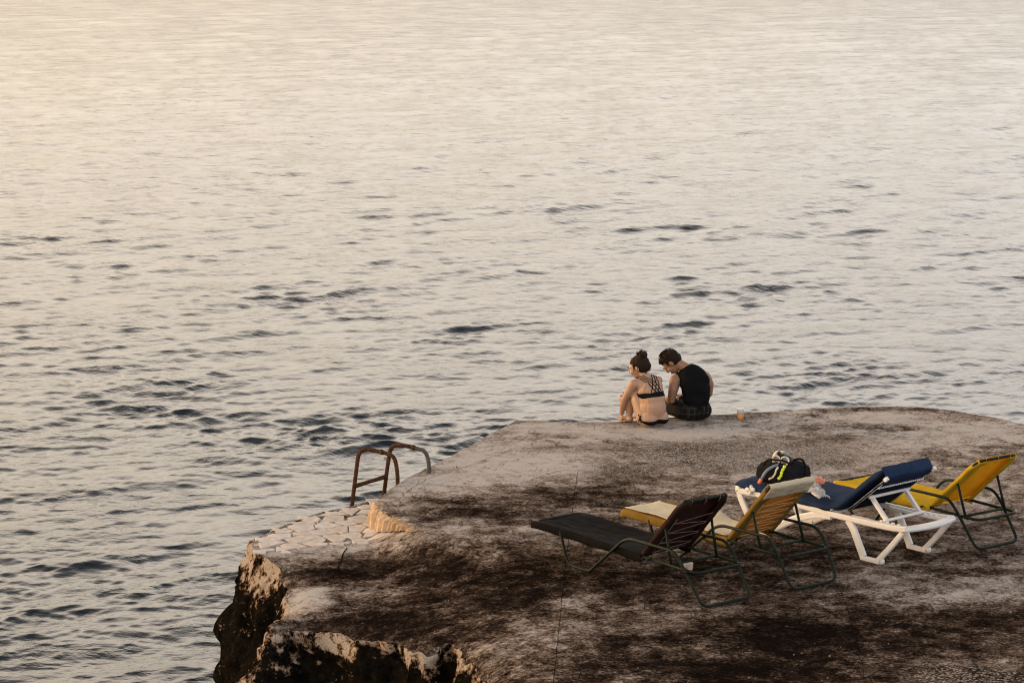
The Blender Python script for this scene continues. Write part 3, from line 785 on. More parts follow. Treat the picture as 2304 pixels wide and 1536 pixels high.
F_MUST = fabric('mustard_cloth', (.30, .185, .045), 0.45, (.48, .26, .04), var=.25, stain=((.17, .10, .035), .60))
F_CREAM = fabric('cream_cloth', (.60, .52, .38), 0.2, (.6, .5, .3), var=.12, stain=((.42, .30, .14), .66))
F_YEL = fabric('yellow_cloth', (.62, .42, .03), 0.36, (.80, .47, .03), var=.15, stain=((.42, .25, .02), .64))
d1 = R(-52.7)
L_DARK = folding_lounger(Vector((0.4646, 20.4766, 0)), d1, 'folding lounger with black cloth seat and laced brown back, nearest the water ladder', F_BLACK, F_BROWN, M_CORDP, seed=2, sag=.03, lace=4)
d2 = R(-51.6); a2 = Vector((math.cos(d2), math.sin(d2), 0))
L_TAN = folding_lounger(Vector((1.3426, 20.7119, 0)) - a2 * 0.24, d2, 'folding lounger with mustard laced back and cream head pocket, beside the white lounger', F_MUST, F_MUST, M_CORD, foot_t=-.50, flap=(F_CREAM, .13), seed=5, lace=6, rear_t=1.50, back=(.775, 1.225, .765), cb=1.13, xr=1.42)
d3 = R(-53.5); a3 = Vector((math.cos(d3), math.sin(d3), 0)); p3 = at(1880 + 1720 * 424 / 2304, 1010 + 1265 * 424 / 2304)
L_YEL = folding_lounger(p3 - a3 * 1.57, d3, 'folding lounger with bright yellow cloth, behind the blue cushion', F_YEL, F_YEL, M_CORD, foot_t=-.13, leg_t=.16, seed=9, lace=1, sag=.025, back=(1.02, 1.525, .735), cb=1.40, xr=1.55)
# cream towel lying on the mustard lounger's seat
def towel():
    root_loc = L_TAN.location; rz = d2
    mats = F_CREAM
    def f(u, v):
        x = -.47 + 1.20 * u; s = (v - .5) * 2; y = s * (.215 + .02 * fbm(x, 1, 3, 2, 3)) - .012 - .06 * (1 - u) * (s > 0) * s
        z = .258 + .0125 + .007 - .02 * (1 - (y / .232) ** 2) * (.35 + .65 * math.sin(math.pi * min(1, (x + .5) / 1.35 * 1.1))) + .012 + .007 * fbm(x * 1.3, y * 2, 9, 3, 3)
        z += .075 * math.exp(-((x - .13) / .17) ** 2) * sstep(-.1, .22, y) 
        return Vector((x, y, z))
    o = sheet(f, 40, 20, .005, 'towel', mats, None); o.location = (root_loc.x, root_loc.y, root_loc.z); o.rotation_euler = (0, 0, rz)
    tag(o, 'cream towel spread over the seat of the mustard folding lounger', 'towel')
towel()

# crumbs of stone lying about on the concrete (too small to tell apart)
def crumbs():
    r2 = random.Random(12); m = MB()
    for _ in range(190):
        u = r2.uniform(700, 2300); v = 940 + 600 * r2.random() ** .8; p = at(u, v)
        if not pip(np.array([p.x]), np.array([p.y]), [(q.x, q.y) for q, k in RING[::3]])[0]: continue
        if p.x < -0.6: continue
        s = r2.uniform(.004, .009) * (1.6 if r2.random() < .08 else 1); z = ground_z(p.x, p.y)
        q = Euler((r2.uniform(0, 6), r2.uniform(0, 6), r2.uniform(0, 6))).to_matrix()
        vs = [Vector((p.x, p.y, z + s * .5)) + q @ (Vector(c) * s * r2.uniform(.6, 1.3)) for c in ((1, 0, -.5), (-.6, .8, -.5), (-.6, -.8, -.4), (0, .1, .9), (.5, .7, .4))]
        m.add(vs, [(0, 1, 2), (0, 2, 3), (1, 3, 2), (0, 4, 1), (4, 3, 1), (0, 3, 4)])
    o = m.build('crumbs', simple('stone_crumb', (.2, .165, .14), .95, .4, 40, spec=0.0), TERRACE, False); tag(o, kind='stuff')
crumbs()

# ------------------------------------------------------------------ white plastic lounger
M_WHITE = simple('white_plastic', (.64, .625, .61), 0.42, 0.05, 18.0, bstr=0.05, spec=0.45, rust=((.48, .45, .41), 0.68))
def sweep(path, hgt, yc, yw, name, mat, parent):
    """moulded plastic bar: path in the side plane (x, z), rounded section hgt x yw around y = yc"""
    n = len(path); P = [Vector((p[0], 0, p[1])) for p in path]; hh = hgt if isinstance(hgt, (list, tuple)) else [hgt] * n
    sec = [(-.5, -.32), (-.32, -.5), (.32, -.5), (.5, -.32), (.5, .32), (.32, .5), (-.32, .5), (-.5, .32)]
    vs = []; fs = []
    for i in range(n):
        d = (P[min(i + 1, n - 1)] - P[max(i - 1, 0)]).normalized(); nn = Vector((-d.z, 0, d.x))
        for a, b in sec: vs.append(P[i] + nn * b * hh[i] + Vector((0, yc + a * yw, 0)))
    for i in range(n - 1):
        for k in range(8): fs.append((i * 8 + k, i * 8 + (k + 1) % 8, (i + 1) * 8 + (k + 1) % 8, (i + 1) * 8 + k))
    fs += [tuple(range(8))[::-1], tuple((n - 1) * 8 + k for k in range(8))]
    m = MB(); m.add(vs, fs); return m.build(name, mat, parent, False)
def p2(path, r, n=6): return [(q.x, q.z) for q in fillet([(a, 0, b) for a, b in path], r, n)]
DW = R(-49.5); AW = Vector((math.cos(DW), math.sin(DW), 0)); NW = Vector((-AW.y, AW.x, 0)); WW = 0.30
k3 = 684 / 2304
PW = at(1620 + 1190 * k3, 980 + 980 * k3) - AW * 1.5 + NW * WW
L_WHITE = empty('sun_lounger', (PW.x, PW.y, 0.006), DW)
tag(L_WHITE, 'white plastic lounger with arched legs carrying a navy blue pad', 'sun lounger')
def build_white():
    r = L_WHITE
    for s in (-1, 1):
        y = s * (WW - .02)
        sweep(p2([(-.06, .318), (.2, .328), (.6, .322), (1.0, .31), (1.3, .312), (1.62, .318), (1.78, .335)], .12), .047, y, .036, 'side_rail', M_WHITE, r)
        sweep(p2([(-.065, .325), (-.045, .27), (.05, .12), (.115, .022)], .05), [.05] * 3 + [.046] * 30, y, .04, 'leg', M_WHITE, r) if False else None
        for path, h in (([(-.062, .322), (-.04, .255), (.06, .11), (.125, .03)], .058), ([(.255, .03), (.40, .10), (.60, .205), (.82, .278), (.98, .294)], .06), ([(1.165, .297), (1.225, .235), (1.275, .14), (1.335, .03)], .064), ([(1.495, .03), (1.62, .16), (1.745, .305)], .044)):
            sweep(p2(path, .07), h, y, .030, 'leg', M_WHITE, r)
        for a, b in ((.11, .27), (1.318, 1.512)): sweep([(a, .018), ((a + b) / 2, .018), (b, .018)], .036, y, .041, 'foot', M_WHITE, r)
        m = MB(); m.tube([(1.525, y - .012, .028), (1.525, y + .012, .028)], .028, 14); m.build('wheel', M_WHITE, r)
    # bowed end bars
    for x0, bow in ((1.765, .055), (-.062, -.035)):
        vs = []; fs = []; nn = 14
        for i in range(nn + 1):
            s = -1 + 2 * i / nn; x = x0 + bow * (1 - s * s); y = s * (WW - .005)
            for a, b in ((-.03, -.026), (.03, -.014), (.03, .014), (-.03, .024)): vs.append((x + a, y, .33 + b))
        for i in range(nn):
            for k in range(4): fs.append((i * 4 + k, i * 4 + (k + 1) % 4, i * 4 + 4 + (k + 1) % 4, i * 4 + 4 + k))
        fs += [(3, 2, 1, 0), tuple(nn * 4 + k for k in range(4))]
        m = MB(); m.add(vs, fs); m.build('end_bar', M_WHITE, r)
    for i in range(9): 
        m = MB(); m.box((.05 + i * .118, 0, .333), (.06, 2 * WW - .08, .014)); m.build('slat', M_WHITE, r, False)
    for s in (-1, 1):                                       # notched guide rails for the prop
        y = s * (WW - .075)
        gr_ = sweep([(1.16, .318), (1.4, .316), (1.74, .325)], .026, y, .022, 'guide_rail', M_WHITE, r)
        for i in range(4): m = MB(); m.box((1.47 + i * .06, y, .337), (.022, .02, .018)); m.build('notch', M_WHITE, gr_, False)
    # backrest frame and prop
    hx, hz = 1.10, .352; tx, tz = 1.535, .705
    d = Vector((tx - hx, 0, tz - hz)); nb = Vector((-d.z, 0, d.x)).normalized()
    for s in (-1, 1):
        a = Vector((hx, s * .215, hz)); m = MB(); m.tube([a, a + d * .5, a + d * .96], .011, 8); m.build('backrest_frame', M_WHITE, r)
    for u in (.06, .94):
        m = MB(); a = Vector((hx, -.215, hz)) + d * u; b = Vector((hx, .215, hz)) + d * u; m.tube([a, b], .011, 8); m.build('backrest_frame', M_WHITE, r)
    for s in (-1, 1):
        a = Vector((hx, s * .20, hz)) + d * .50 - nb * .03; b = Vector((1.50, s * .20, .345))
        m = MB(); q = (b - a).to_track_quat('Z', 'Y').to_matrix(); m.box((a + b) / 2, (.028, .03, (b - a).length + .02), q); m.build('prop', M_WHITE, r, False)
    for (x, z) in ((hx + d.x * .52 - nb.x * .035, hz + d.z * .52 - nb.z * .035), (1.51, .346)):
        m = MB(); m.tube([(x, -.24, z), (x, .24, z)], .0135, 8); m.build('prop_bar', M_WHITE, r)
    return d, nb, Vector((hx, 0, hz))
dW, nbW, hW = build_white()
F_NAVY = fabric('navy_canvas', (.017, .030, .064), 0.0, var=.25, fold=10, wrinkle=.5, rough=.7)
F_NAVYD = fabric('dark_navy_lining', (.010, .013, .024), 0.0, var=.25, wrinkle=.3)
M_LACE = simple('white_trim', (.62, .60, .58), 0.8, 0.15, 80)
def build_pad():
    root = empty('lounger_pad', L_WHITE.location, DW)
    tag(root, 'navy blue padded cushion folded up along the white lounger backrest', 'cushion')
    th = .062; w_ = .615
    ctr = [(-.085, .392), (.3, .387), (.7, .383), (1.0, .383), (1.09, .405), (1.20, .50)]
    top = hW + dW * 1.02 + nbW * .055
    path = p2(ctr[:4] + [(1.055, .392), (top.x, top.z)], .09, 8)
    P = [Vector((a, 0, b)) for a, b in path]; o = [P[0]]
    for a, b in zip(P, P[1:]):
        m = max(1, int((b - a).length / .03))
        for k in range(1, m + 1): o.append(a.lerp(b, k / m))
    P = o; n = len(P); NS = 40
    vs = []; fs = []
    for i in range(n):
        d = (P[min(i + 1, n - 1)] - P[max(i - 1, 0)]).normalized(); nn = Vector((-d.z, 0, d.x))
        e = min(i, n - 1 - i) / 2.0; k = min(1, .45 + .55 * e); 
        for j in range(NS):
            a = 2 * math.pi * j / NS; c, s = math.cos(a), math.sin(a)
            sx_ = math.copysign(abs(c) ** .28, c); sz_ = math.copysign(abs(s) ** .45, s)
            y = sx_ * w_ / 2 * (1 - .02 * (1 - k)); h = sz_ * th / 2 * k
            p = P[i] + nn * h + Vector((0, y, 0))
            f1 = fbm(p.x * 1.0 + 3, y * 1.6, h * 3, 3, 4.0); bend = math.exp(-((P[i].x - 1.03) / .16) ** 2)
            amp = .009 + .016 * bend
            p += nn * amp * f1 * (1 if s > -.2 else .5) + Vector((0, .008 * fbm(p.x, 4, y, 3, 6) * abs(c), 0))
            if P[i].x < .99: p.z -= .030 * max(0, abs(y) / (w_ / 2) - .72) / .28 * (1 if P[i].x > .2 else .6) * (s > -.3)
            vs.append(p)
    for i in range(n - 1):
        for j in range(NS): fs.append((i * NS + j, i * NS + (j + 1) % NS, (i + 1) * NS + (j + 1) % NS, (i + 1) * NS + j))
    fs += [tuple(range(NS))[::-1], tuple((n - 1) * NS + k for k in range(NS))]
    m = MB(); m.add(vs, fs); m.build('pad', F_NAVY, root)
    # hood that slips over the head end of the backrest, with a white trim on its rear edge
    def back_panel(u, v):
        p = hW + dW * (.10 + .78 * u) - nbW * (.017 + .004 * fbm(u * 3, v * 3, 2, 2, 2)); p.y = (v - .5) * .56; return p
    sheet(back_panel, 12, 10, .004, 'back_lining', F_NAVYD, root)
    def hood(u, v):
        s = (v - .5) * 2; y = s * (.292 - .012 * abs(s) ** 4); L1 = .02
        a = u * .20
        if a < .06: q = hW + dW * 1.045 + nbW * (.085 - a * 1.6)
        else: q = hW + dW * (1.045 - (a - .06) * 1.0 / dW.length) - nbW * (.012 + .012 * min(1, (a - .06) / .04))
        q = q + nbW * .004 * fbm(s * 2, u * 2, 4, 2, 2); q.y = y; return q
    hd_ = sheet(hood, 16, 22, .004, 'hood', F_NAVY, root)
    e = hW + dW * (1.045 - .142 / dW.length) - nbW * .030
    m = MB()
    for i in range(24):
        y = -.26 + .52 * i / 23
        m.box(e + Vector((0, y, 0)), (.016, .014, .011))
    m.build('trim', M_LACE, hd_, False)
    for s in (-1, 1):
        m = MB(); q = hW + dW * 1.03 - nbW * .02; m.box(q + Vector((0, s * .285, 0)), (.035, .028, .03), Euler((0, -R(43), 0)).to_matrix()); m.build('corner_tab', M_WHITE, hd_, False)
        m = MB(); m.tube([hW + dW * .1 - nbW * .022 + Vector((0, s * .255, 0)), hW + dW * .88 - nbW * .026 + Vector((0, s * .262, 0))], .003, 5); m.build('cord', M_LACE, root)
    m = MB(); q = Vector((.10, -.315, .355))
    for dx, dz, rx in ((-.03, .0, .03), (.03, .012, .03), (0, -.02, .016), (.012, .028, .018)): m.ell(q + Vector((dx, 0, dz)), (rx, .012, .02), None, 10, 6)
    m.build('tie_bow', M_LACE, root)
build_pad()

# ------------------------------------------------------------------ things on the navy pad
def on_pad(u, v, z=.44): return at(u, v, z + .006)
def atY(u, v, Y):
    p = at(u, v, 0); d = p - Vector((0, 0, CAM_H)); return Vector((0, 0, CAM_H)) + d * (Y / d.y)
M_BAG = fabric('black_nylon', (.012, .012, .014), 0.0, var=.3, fold=9, wrinkle=.8, rough=.75)
def lump(name, loc, r, mat, parent, seed, amp=.12, sq=.7, flat=True, nu=34, nv=20, rot=None):
    m = MB(); m.ell((0, 0, 0), (1, 1, 1), None, nu, nv); vs = []
    for p in m.v:
        p = Vector(p); f = 1 + amp * fbm(p.x + seed, p.y, p.z, 4, 1.4)
        q = Vector((math.copysign(abs(p.x) ** sq, p.x) * r[0] * f, math.copysign(abs(p.y) ** sq, p.y) * r[1] * f, math.copysign(abs(p.z) ** sq, p.z) * r[2] * f))
        if rot is not None: q = rot @ q
        if flat: q.z = max(q.z, -r[2] * .82)
        vs.append(tuple(q))
    m.v = vs; o = m.build(name, mat, parent); o.location = loc; return o
bagc = on_pad(1762, 1086, .435)
BAG = empty('beach_bag', bagc, DW + .35); tag(BAG, 'bulging black bag lying on the foot end of the navy pad', 'bag')
lump('bag_body', (0, 0, .090), (.205, .135, .105), M_BAG, BAG, 3.3, .16, .72)
m = MB(); m.tube(fillet([(-.13, -.10, .16), (-.09, -.13, .215), (.05, -.12, .22), (.10, -.08, .185)], .04, 5), .008, 7); m.build('handle', M_BAG, BAG)
m = MB(); m.tube(fillet([(.08, .02, .20), (.15, .05, .215), (.20, .0, .14), (.215, -.03, .05)], .05, 5), .009, 7); m.build('shoulder_strap', M_BAG, BAG)
M_SNG = simple('grey_blue_snorkel', (.16, .19, .24), .35, .1, 20); M_ORG = simple('orange_plastic', (.75, .16, .05), .4, .1, 20)
M_CRM = simple('cream_plastic', (.62, .53, .38), .45, .12, 20); M_NEON = simple('neon_yellow_green', (.60, .72, .05), .5, .1, 20); M_BLK = simple('black_rubber', (.012, .012, .012), .5, .2, 20)
Yn = bagc.y - .145
def px_tube(pl, Y, r, name, mat, parent, seg=8, bend=.03):
    P = [atY(u, v, Y + dy) - Vector(parent.location) for u, v, dy in pl]
    m = MB(); m.tube(fillet(P, bend, 4), r, seg); return m.build(name, mat, parent)
s1 = atY(1708, 1086, Yn); SN1 = empty('snorkel', s1); tag(SN1, 'grey blue snorkel with orange tip curving over the left of the black bag', 'snorkel', 'snorkels on the bag')
px_tube([(1713, 1078, 0), (1722, 1061, 0), (1735, 1051, .02), (1748, 1046, .05), (1762, 1043, .08)], Yn, .0125, 'tube', M_SNG, SN1)
px_tube([(1707.5, 1087, 0), (1710, 1082, 0), (1713, 1077, 0)], Yn, .0145, 'tip', M_ORG, SN1)
px_tube([(1761, 1044, .08), (1768, 1041, .09), (1776, 1043, .10), (1780, 1047, .10)], Yn, .016, 'mouthpiece', M_CRM, SN1)
s2 = atY(1742, 1042, Yn + .12); SN2 = empty('snorkel', s2); tag(SN2, 'cream snorkel with orange band looped on top of the black bag', 'snorkel', 'snorkels on the bag')
px_tube([(1742, 1045, .10), (1742, 1026, .12), (1747, 1017, .12), (1757, 1017, .12), (1764, 1018, .12), (1771, 1026, .12), (1777, 1035, .12)], Yn, .0145, 'tube', M_CRM, SN2)
px_tube([(1765, 1017, .10), (1771, 1025, .10), (1777.5, 1035, .11)], Yn, .0155, 'upper_tube', M_SNG, SN2)
px_tube([(1777, 1034, .12), (1781, 1040, .12), (1785, 1046, .12)], Yn, .0155, 'band', M_ORG, SN2)
px_tube([(1750, 1016, .105), (1752.5, 1018.5, .105), (1755, 1021, .105)], Yn, .0158, 'clip', M_BLK, SN2)
mk = atY(1762, 1034, Yn + .11); MASK = empty('diving_mask', mk, DW + .3); tag(MASK, 'black diving mask with cream rim and neon yellow strap on the black bag', 'diving mask')
lump('skirt', (0, 0, 0), (.085, .045, .045), M_BLK, MASK, 8, .10, .8, False, 24, 14)
for s in (-1, 1):
    m = MB(); pts = [Vector((s * .04 + .034 * math.cos(a), -.048 + .006 * math.sin(a * 2), .034 * math.sin(a) + .004)) for a in [2 * math.pi * i / 16 for i in range(16)]]; m.tube(pts, .007, 6, True); fr = m.build('lens_frame', M_CRM, MASK)
    m = MB(); m.ell((s * .04, -.044, .004), (.03, .004, .03), None, 14, 8); m.build('lens', M_SNG, MASK)
nst = [(1766, 1047), (1764, 1053), (1759, 1060), (1758, 1068), (1755, 1074), (1750, 1078)]
P = [atY(u, v, Yn - .015) - mk for u, v in nst]; P = [Matrix.Rotation(-(DW + .3), 3, 'Z') @ p for p in P]
m = MB(); m.tube(fillet(P, .01, 3), [.012 + .003 * math.sin(i * 1.7) for i in range(len(fillet(P, .01, 3)))], 7); m.build('strap', M_NEON, MASK)
P = [Matrix.Rotation(-(DW + .3), 3, 'Z') @ (atY(u, v, Yn - .01) - mk) for u, v in [(1751, 1050), (1746, 1058), (1744, 1066), (1738, 1074), (1729, 1078)]]
m = MB(); m.tube(fillet(P, .01, 3), .008, 7); m.build('buckle_strap', M_CRM, MASK)

# crumpled lace cover-up and a packet
F_LACE = fabric('white_lace', (.70, .68, .68), .25, (.7, .68, .66), var=.12, fold=40, wrinkle=1.0)
def lace():
    path = [on_pad(1826, 1078, .45), on_pad(1817, 1092, .44), on_pad(1824, 1104, .44), on_pad(1838, 1112, .437), on_pad(1856, 1127, .432)]
    c0 = path[2].copy()
    Q = fillet(path, .15, 8); n = len(Q)
    wid = [.05, .075, .085, .085, .075, .05]
    def f(u, v):
        x = u * (n - 1); i = min(int(x), n - 2); p = Q[i].lerp(Q[i + 1], x - i); d = (Q[min(i + 2, n - 1)] - Q[max(i - 1, 0)]).normalized(); nn = Vector((-d.y, d.x, 0))
        w_ = float(np.interp(u, [0, .2, .4, .6, .8, 1], wid)) * (1 + .35 * fbm(u * 6, v * 2, 1, 3, 2)); s = (v - .5) * 2
        z = .012 + .022 * (1 - s * s) + .030 * abs(fbm(u * 5, s * 2, 3, 3, 1.8))
        return p - c0 + nn * s * w_ + Vector((0, 0, z + .012 * fbm(u * 14, s * 5, 5, 2, 2)))
    o = sheet(f, 46, 16, .003, 'cover_up', F_LACE, None); o.location = c0
    tag(o, 'crumpled white lace garment on the navy pad beside the bag', 'clothing')
lace()
M_PINK = simple('orange_pink_wrapper', (.72, .22, .10), .4, .5, 30, bstr=.6, bdist=.01, rust=((.55, .25, .42), .55))
o = lump('snack_packet', on_pad(1841, 1084, .475), (.055, .03, .032), M_PINK, None, 5, .35, .7, True, 22, 14, Euler((0, -.35, .5)).to_matrix())
tag(o, 'crinkled orange and pink packet lying on top of the white lace', 'packet')

# ------------------------------------------------------------------ beer cup, paper packet
def beer_cup():
    g = at(1666, 945.5); zc = relief(g.x, g.y) + .001
    root = empty('beer_cup', (g.x, g.y, zc)); tag(root, 'clear plastic cup half full of amber beer standing near the terrace edge', 'cup')
    m, t, o = nmat('clear_plastic')
    p = N(t, 'ShaderNodeBsdfPrincipled', i_Roughness=.12, i_IOR=1.3); p.inputs['Base Color'].default_value = (.9, .88, .86, 1)
    tr = N(t, 'ShaderNodeBsdfTransparent'); mx = N(t, 'ShaderNodeMixShader'); mx.inputs[0].default_value = .5
    sz = N(t, 'ShaderNodeSeparateXYZ'); t.links.new(coord(t), sz.inputs[0]); zf = math_n(t, 'ADD', math_n(t, 'MULTIPLY', sz.outputs['Z'], 8.6), math_n(t, 'MULTIPLY', noise_node(t, coord(t), 60), .12)); t.links.new(ramp(t, zf, [(.58, (.86, .86, .86)), (.70, (.40, .40, .40))]), mx.inputs[0])
    t.links.new(p.outputs[0], mx.inputs[1]); t.links.new(tr.outputs[0], mx.inputs[2]); t.links.new(mx.outputs[0], o.inputs['Surface'])
    def lathe(prof, seg=24):
        vs = []; fs = []
        for r_, z in prof:
            for k in range(seg): a = 2 * math.pi * k / seg; vs.append((r_ * math.cos(a), r_ * math.sin(a), z))
        for i in range(len(prof) - 1):
            for k in range(seg): fs.append((i * seg + k, i * seg + (k + 1) % seg, (i + 1) * seg + (k + 1) % seg, (i + 1) * seg + k))
        return MB().add(vs, fs)
    lathe([(.001, .003), (.026, .003), (.028, 0), (.0395, .112), (.0415, .113), (.0415, .116), (.0385, .115), (.0268, .006), (.001, .006)]).build('cup', m, root); cup_ = root.children[0]
    mb_, t, o = nmat('amber_beer'); p = N(t, 'ShaderNodeBsdfPrincipled', i_Roughness=.2, i_IOR=1.33); nf = noise_node(t, coord(t), 60)
    t.links.new(ramp(t, nf, [(.3, (.95, .46, .02)), (.7, (.98, .56, .04))]), p.inputs['Base Color'])
    tl = N(t, 'ShaderNodeBsdfTranslucent'); tl.inputs['Color'].default_value = (.95, .50, .08, 1); mx = N(t, 'ShaderNodeMixShader'); mx.inputs[0].default_value = .4
    t.links.new(p.outputs[0], mx.inputs[1]); t.links.new(tl.outputs[0], mx.inputs[2]); t.links.new(mx.outputs[0], o.inputs['Surface'])
    lathe([(.0005, .0075), (.0262, .0075), (.0328, .068), (.0005, .068)]).build('beer', mb_, root); beer_ = [c for c in root.children if c.name.startswith('beer')][0]
    fm = simple('dried_foam', (.82, .80, .76), .7, .1, 60); lathe([(.0325, .0685), (.0338, .078), (.0322, .077), (.0005, .071)]).build('foam', fm, beer_)
    m = MB(); m.tube([(.0405 * math.cos(a), .0405 * math.sin(a), .1145) for a in [2 * math.pi * i / 24 for i in range(24)]], .0026, 6, True); m.build('rim', fm, cup_)
beer_cup()
def paper_packet():
    p = at(1546, 1283); z = relief(p.x, p.y)
    root = empty('paper_packet', (p.x, p.y, z + .003), R(20)); tag(root, 'small pale pink and white carton on the ground under the black lounger', 'packet')
    pm = simple('pale_carton', (.62, .47, .42), .7, .2, 25); lm = simple('red_print', (.45, .12, .09), .7, .2, 40)
    q = Euler((R(18), 0, 0)).to_matrix(); m = MB(); m.box((0, 0, .030), (.088, .024, .052), q); m.build('carton', pm, root, False)
    m = MB(); m.box((0, -.004, .057), (.0885, .0245, .012), q); m.build('lid', M_CRM, root, False)
    m = MB(); m.box((-.02, -.0135, .022), (.03, .002, .018), q); m.build('print', lm, root, False)
paper_packet()

# ------------------------------------------------------------------ people
def skin_mat(name, col, var=.12):
    m, t, o = nmat(name); p = N(t, 'ShaderNodeBsdfPrincipled', i_Roughness=.5); p.inputs['Specular IOR Level'].default_value = .35
    v = coord(t); f = noise_node(t, v, 7, 5, .6); g = noise_node(t, v, 90, 3, .5)
    t.links.new(ramp(t, f, [(.3, tuple(c * (1 - var) for c in col)), (.7, tuple(min(1, c * (1 + var)) for c in col))]), p.inputs['Base Color'])
    p.inputs['Subsurface Weight'].default_value = 0.0; p.inputs['Subsurface Radius'].default_value = (.02, .008, .004); p.inputs['Subsurface Scale'].default_value = .4
    t.links.new(bump(t, g, .12, .002), p.inputs['Normal']); t.links.new(p.outputs[0], o.inputs['Surface']); return m
def remesh(mb, name, mat, parent, voxel=.008, smooth=4, fac=.5):
    me = bpy.data.meshes.new(name); me.from_pydata(mb.v, [], mb.f); me.update()
    o = bpy.data.objects.new(name, me); COL.objects.link(o)
    r_ = o.modifiers.new('r', 'REMESH'); r_.mode = 'VOXEL'; r_.voxel_size = voxel
    s_ = o.modifiers.new('s', 'SMOOTH'); s_.iterations = smooth; s_.factor = fac
    dg = bpy.context.evaluated_depsgraph_get(); dg.update()
    me2 = bpy.data.meshes.new_from_object(o.evaluated_get(dg)); me2.name = name
    bpy.data.objects.remove(o); bpy.data.meshes.remove(me)
    me2.polygons.foreach_set('use_smooth', [True] * len(me2.polygons)); me2.materials.clear(); me2.materials.append(mat)
    return link(bpy.data.objects.new(name, me2), parent)
def bvh_of(mb, voxel=.01):
    o = remesh(mb, 'tmp', None, None, voxel, 3); me = o.data
    b = BVHTree.FromPolygons([v.co.copy() for v in me.vertices], [tuple(p.vertices) for p in me.polygons]); bpy.data.objects.remove(o); return b
def hand(mb, wrist, fwd, palm_n, thumb_side, size=1.0, curl=.6):
    """palm and five separate bent fingers; fwd = knuckle direction, palm_n = direction the palm faces"""
    f = Vector(fwd).normalized(); n = Vector(palm_n); n = (n - f * n.dot(f)).normalized(); s = f.cross(n).normalized() * thumb_side
    w0 = Vector(wrist); k = size
    for i, dy in enumerate((.026, .009, -.009, -.026)): mb.cap(w0 + s * dy * .5 * k, .013 * k, w0 + f * .078 * k + s * dy * k, .0115 * k, 8)
    for i, (dy, ln) in enumerate(((.027, .068), (.009, .076), (-.009, .071), (-.027, .056))):
        p = w0 + f * .080 * k + s * dy * k; d = f.copy(); r0 = .0092 * k
        for j, q in enumerate((.45, .32, .23)):
            d = (d * math.cos(curl * (.5 + .35 * j)) + n * math.sin(curl * (.5 + .35 * j))).normalized(); e = p + d * ln * q * k; mb.cap(p, r0, e, r0 * .9, 8); p = e; r0 *= .9
    p = w0 + f * .022 * k + s * .024 * k; d = (f * .55 + s * .75 + n * .25).normalized(); e = p + d * .038 * k; mb.cap(p, .0125 * k, e, .0105 * k, 8); d = (f * .85 + s * .25 + n * .4).normalized(); mb.cap(e, .0105 * k, e + d * .032 * k, .009 * k, 8)
def head(mb, c, rot, k=1.0):
    """head in its own frame: y forward, z up"""
    def T(p): return Vector(c) + rot @ (Vector(p) * k)
    def E(p, r): mb.ell(T(p), tuple(x * k for x in r), rot, 18, 12)
    E((0, -.012, .028), (.073, .093, .088)); E((0, .030, -.030), (.056, .060, .072)); E((0, .055, -.078), (.032, .030, .026))
    E((0, .060, .015), (.052, .036, .045))
    mb.cap(T((0, .090, .012)), .008 * k, T((0, .106, -.022)), .0135 * k, 8); E((0, .088, -.058), (.024, .012, .006)); E((0, .084, -.069), (.022, .013, .007))
    for s in (-1, 1):
        E((s * .031, .081, .010), (.015, .010, .009)); E((s * .032, .086, .024), (.021, .009, .006)); E((s * .074, -.008, -.004), (.010, .020, .031)); E((s * .04, .062, -.025), (.024, .026, .024))
def face_parts(parent, c, rot, k, brow, lip):
    def T(p): return Vector(c) + rot @ (Vector(p) * k)
    for s in (-1, 1):
        m = MB(); m.ell(T((s * .031, .0885, .010)), (.0095 * k, .005 * k, .006 * k), rot, 10, 6); m.build('eye', M_EYE, parent)
        m = MB(); m.tube([T((s * .017, .097, .026)), T((s * .032, .098, .031)), T((s * .048, .089, .026))], .0042 * k, 6); m.build('eyebrow', brow, parent)
    m = MB(); m.tube([T((-.022, .094, -.064)), T((0, .102, -.062)), T((.022, .094, -.064))], .005 * k, 6); m.build('lips', lip, parent)
M_EYE = simple('eye_dark', (.05, .035, .03), .2, .2, 90); M_LIP = simple('lip_skin', (.36, .14, .11), .5, .1, 60)
def hair_mat(name, col):
    m, t, o = nmat(name); p = N(t, 'ShaderNodeBsdfPrincipled', i_Roughness=.6); p.inputs['Specular IOR Level'].default_value = .06; f = noise_node(t, scaled(t, coord(t), (1, 1, .25)), 130, 4, .6)
    t.links.new(ramp(t, f, [(.3, tuple(c * .5 for c in col)), (.7, tuple(c * 1.6 for c in col))]), p.inputs['Base Color']); t.links.new(bump(t, f, .9, .006), p.inputs['Normal']); t.links.new(p.outputs[0], o.inputs['Surface']); return m
def locks(parent, mat, specs, name='hair_lock'):
    m = MB()
    for pts, r0 in specs:
        q = fillet(pts, .02, 4); n = len(q); m.tube(q, [max(r0 * (1 - .85 * i / (n - 1)), .0008) for i in range(n)], 5)
    return tag(m.build(name, mat, parent), kind='stuff')
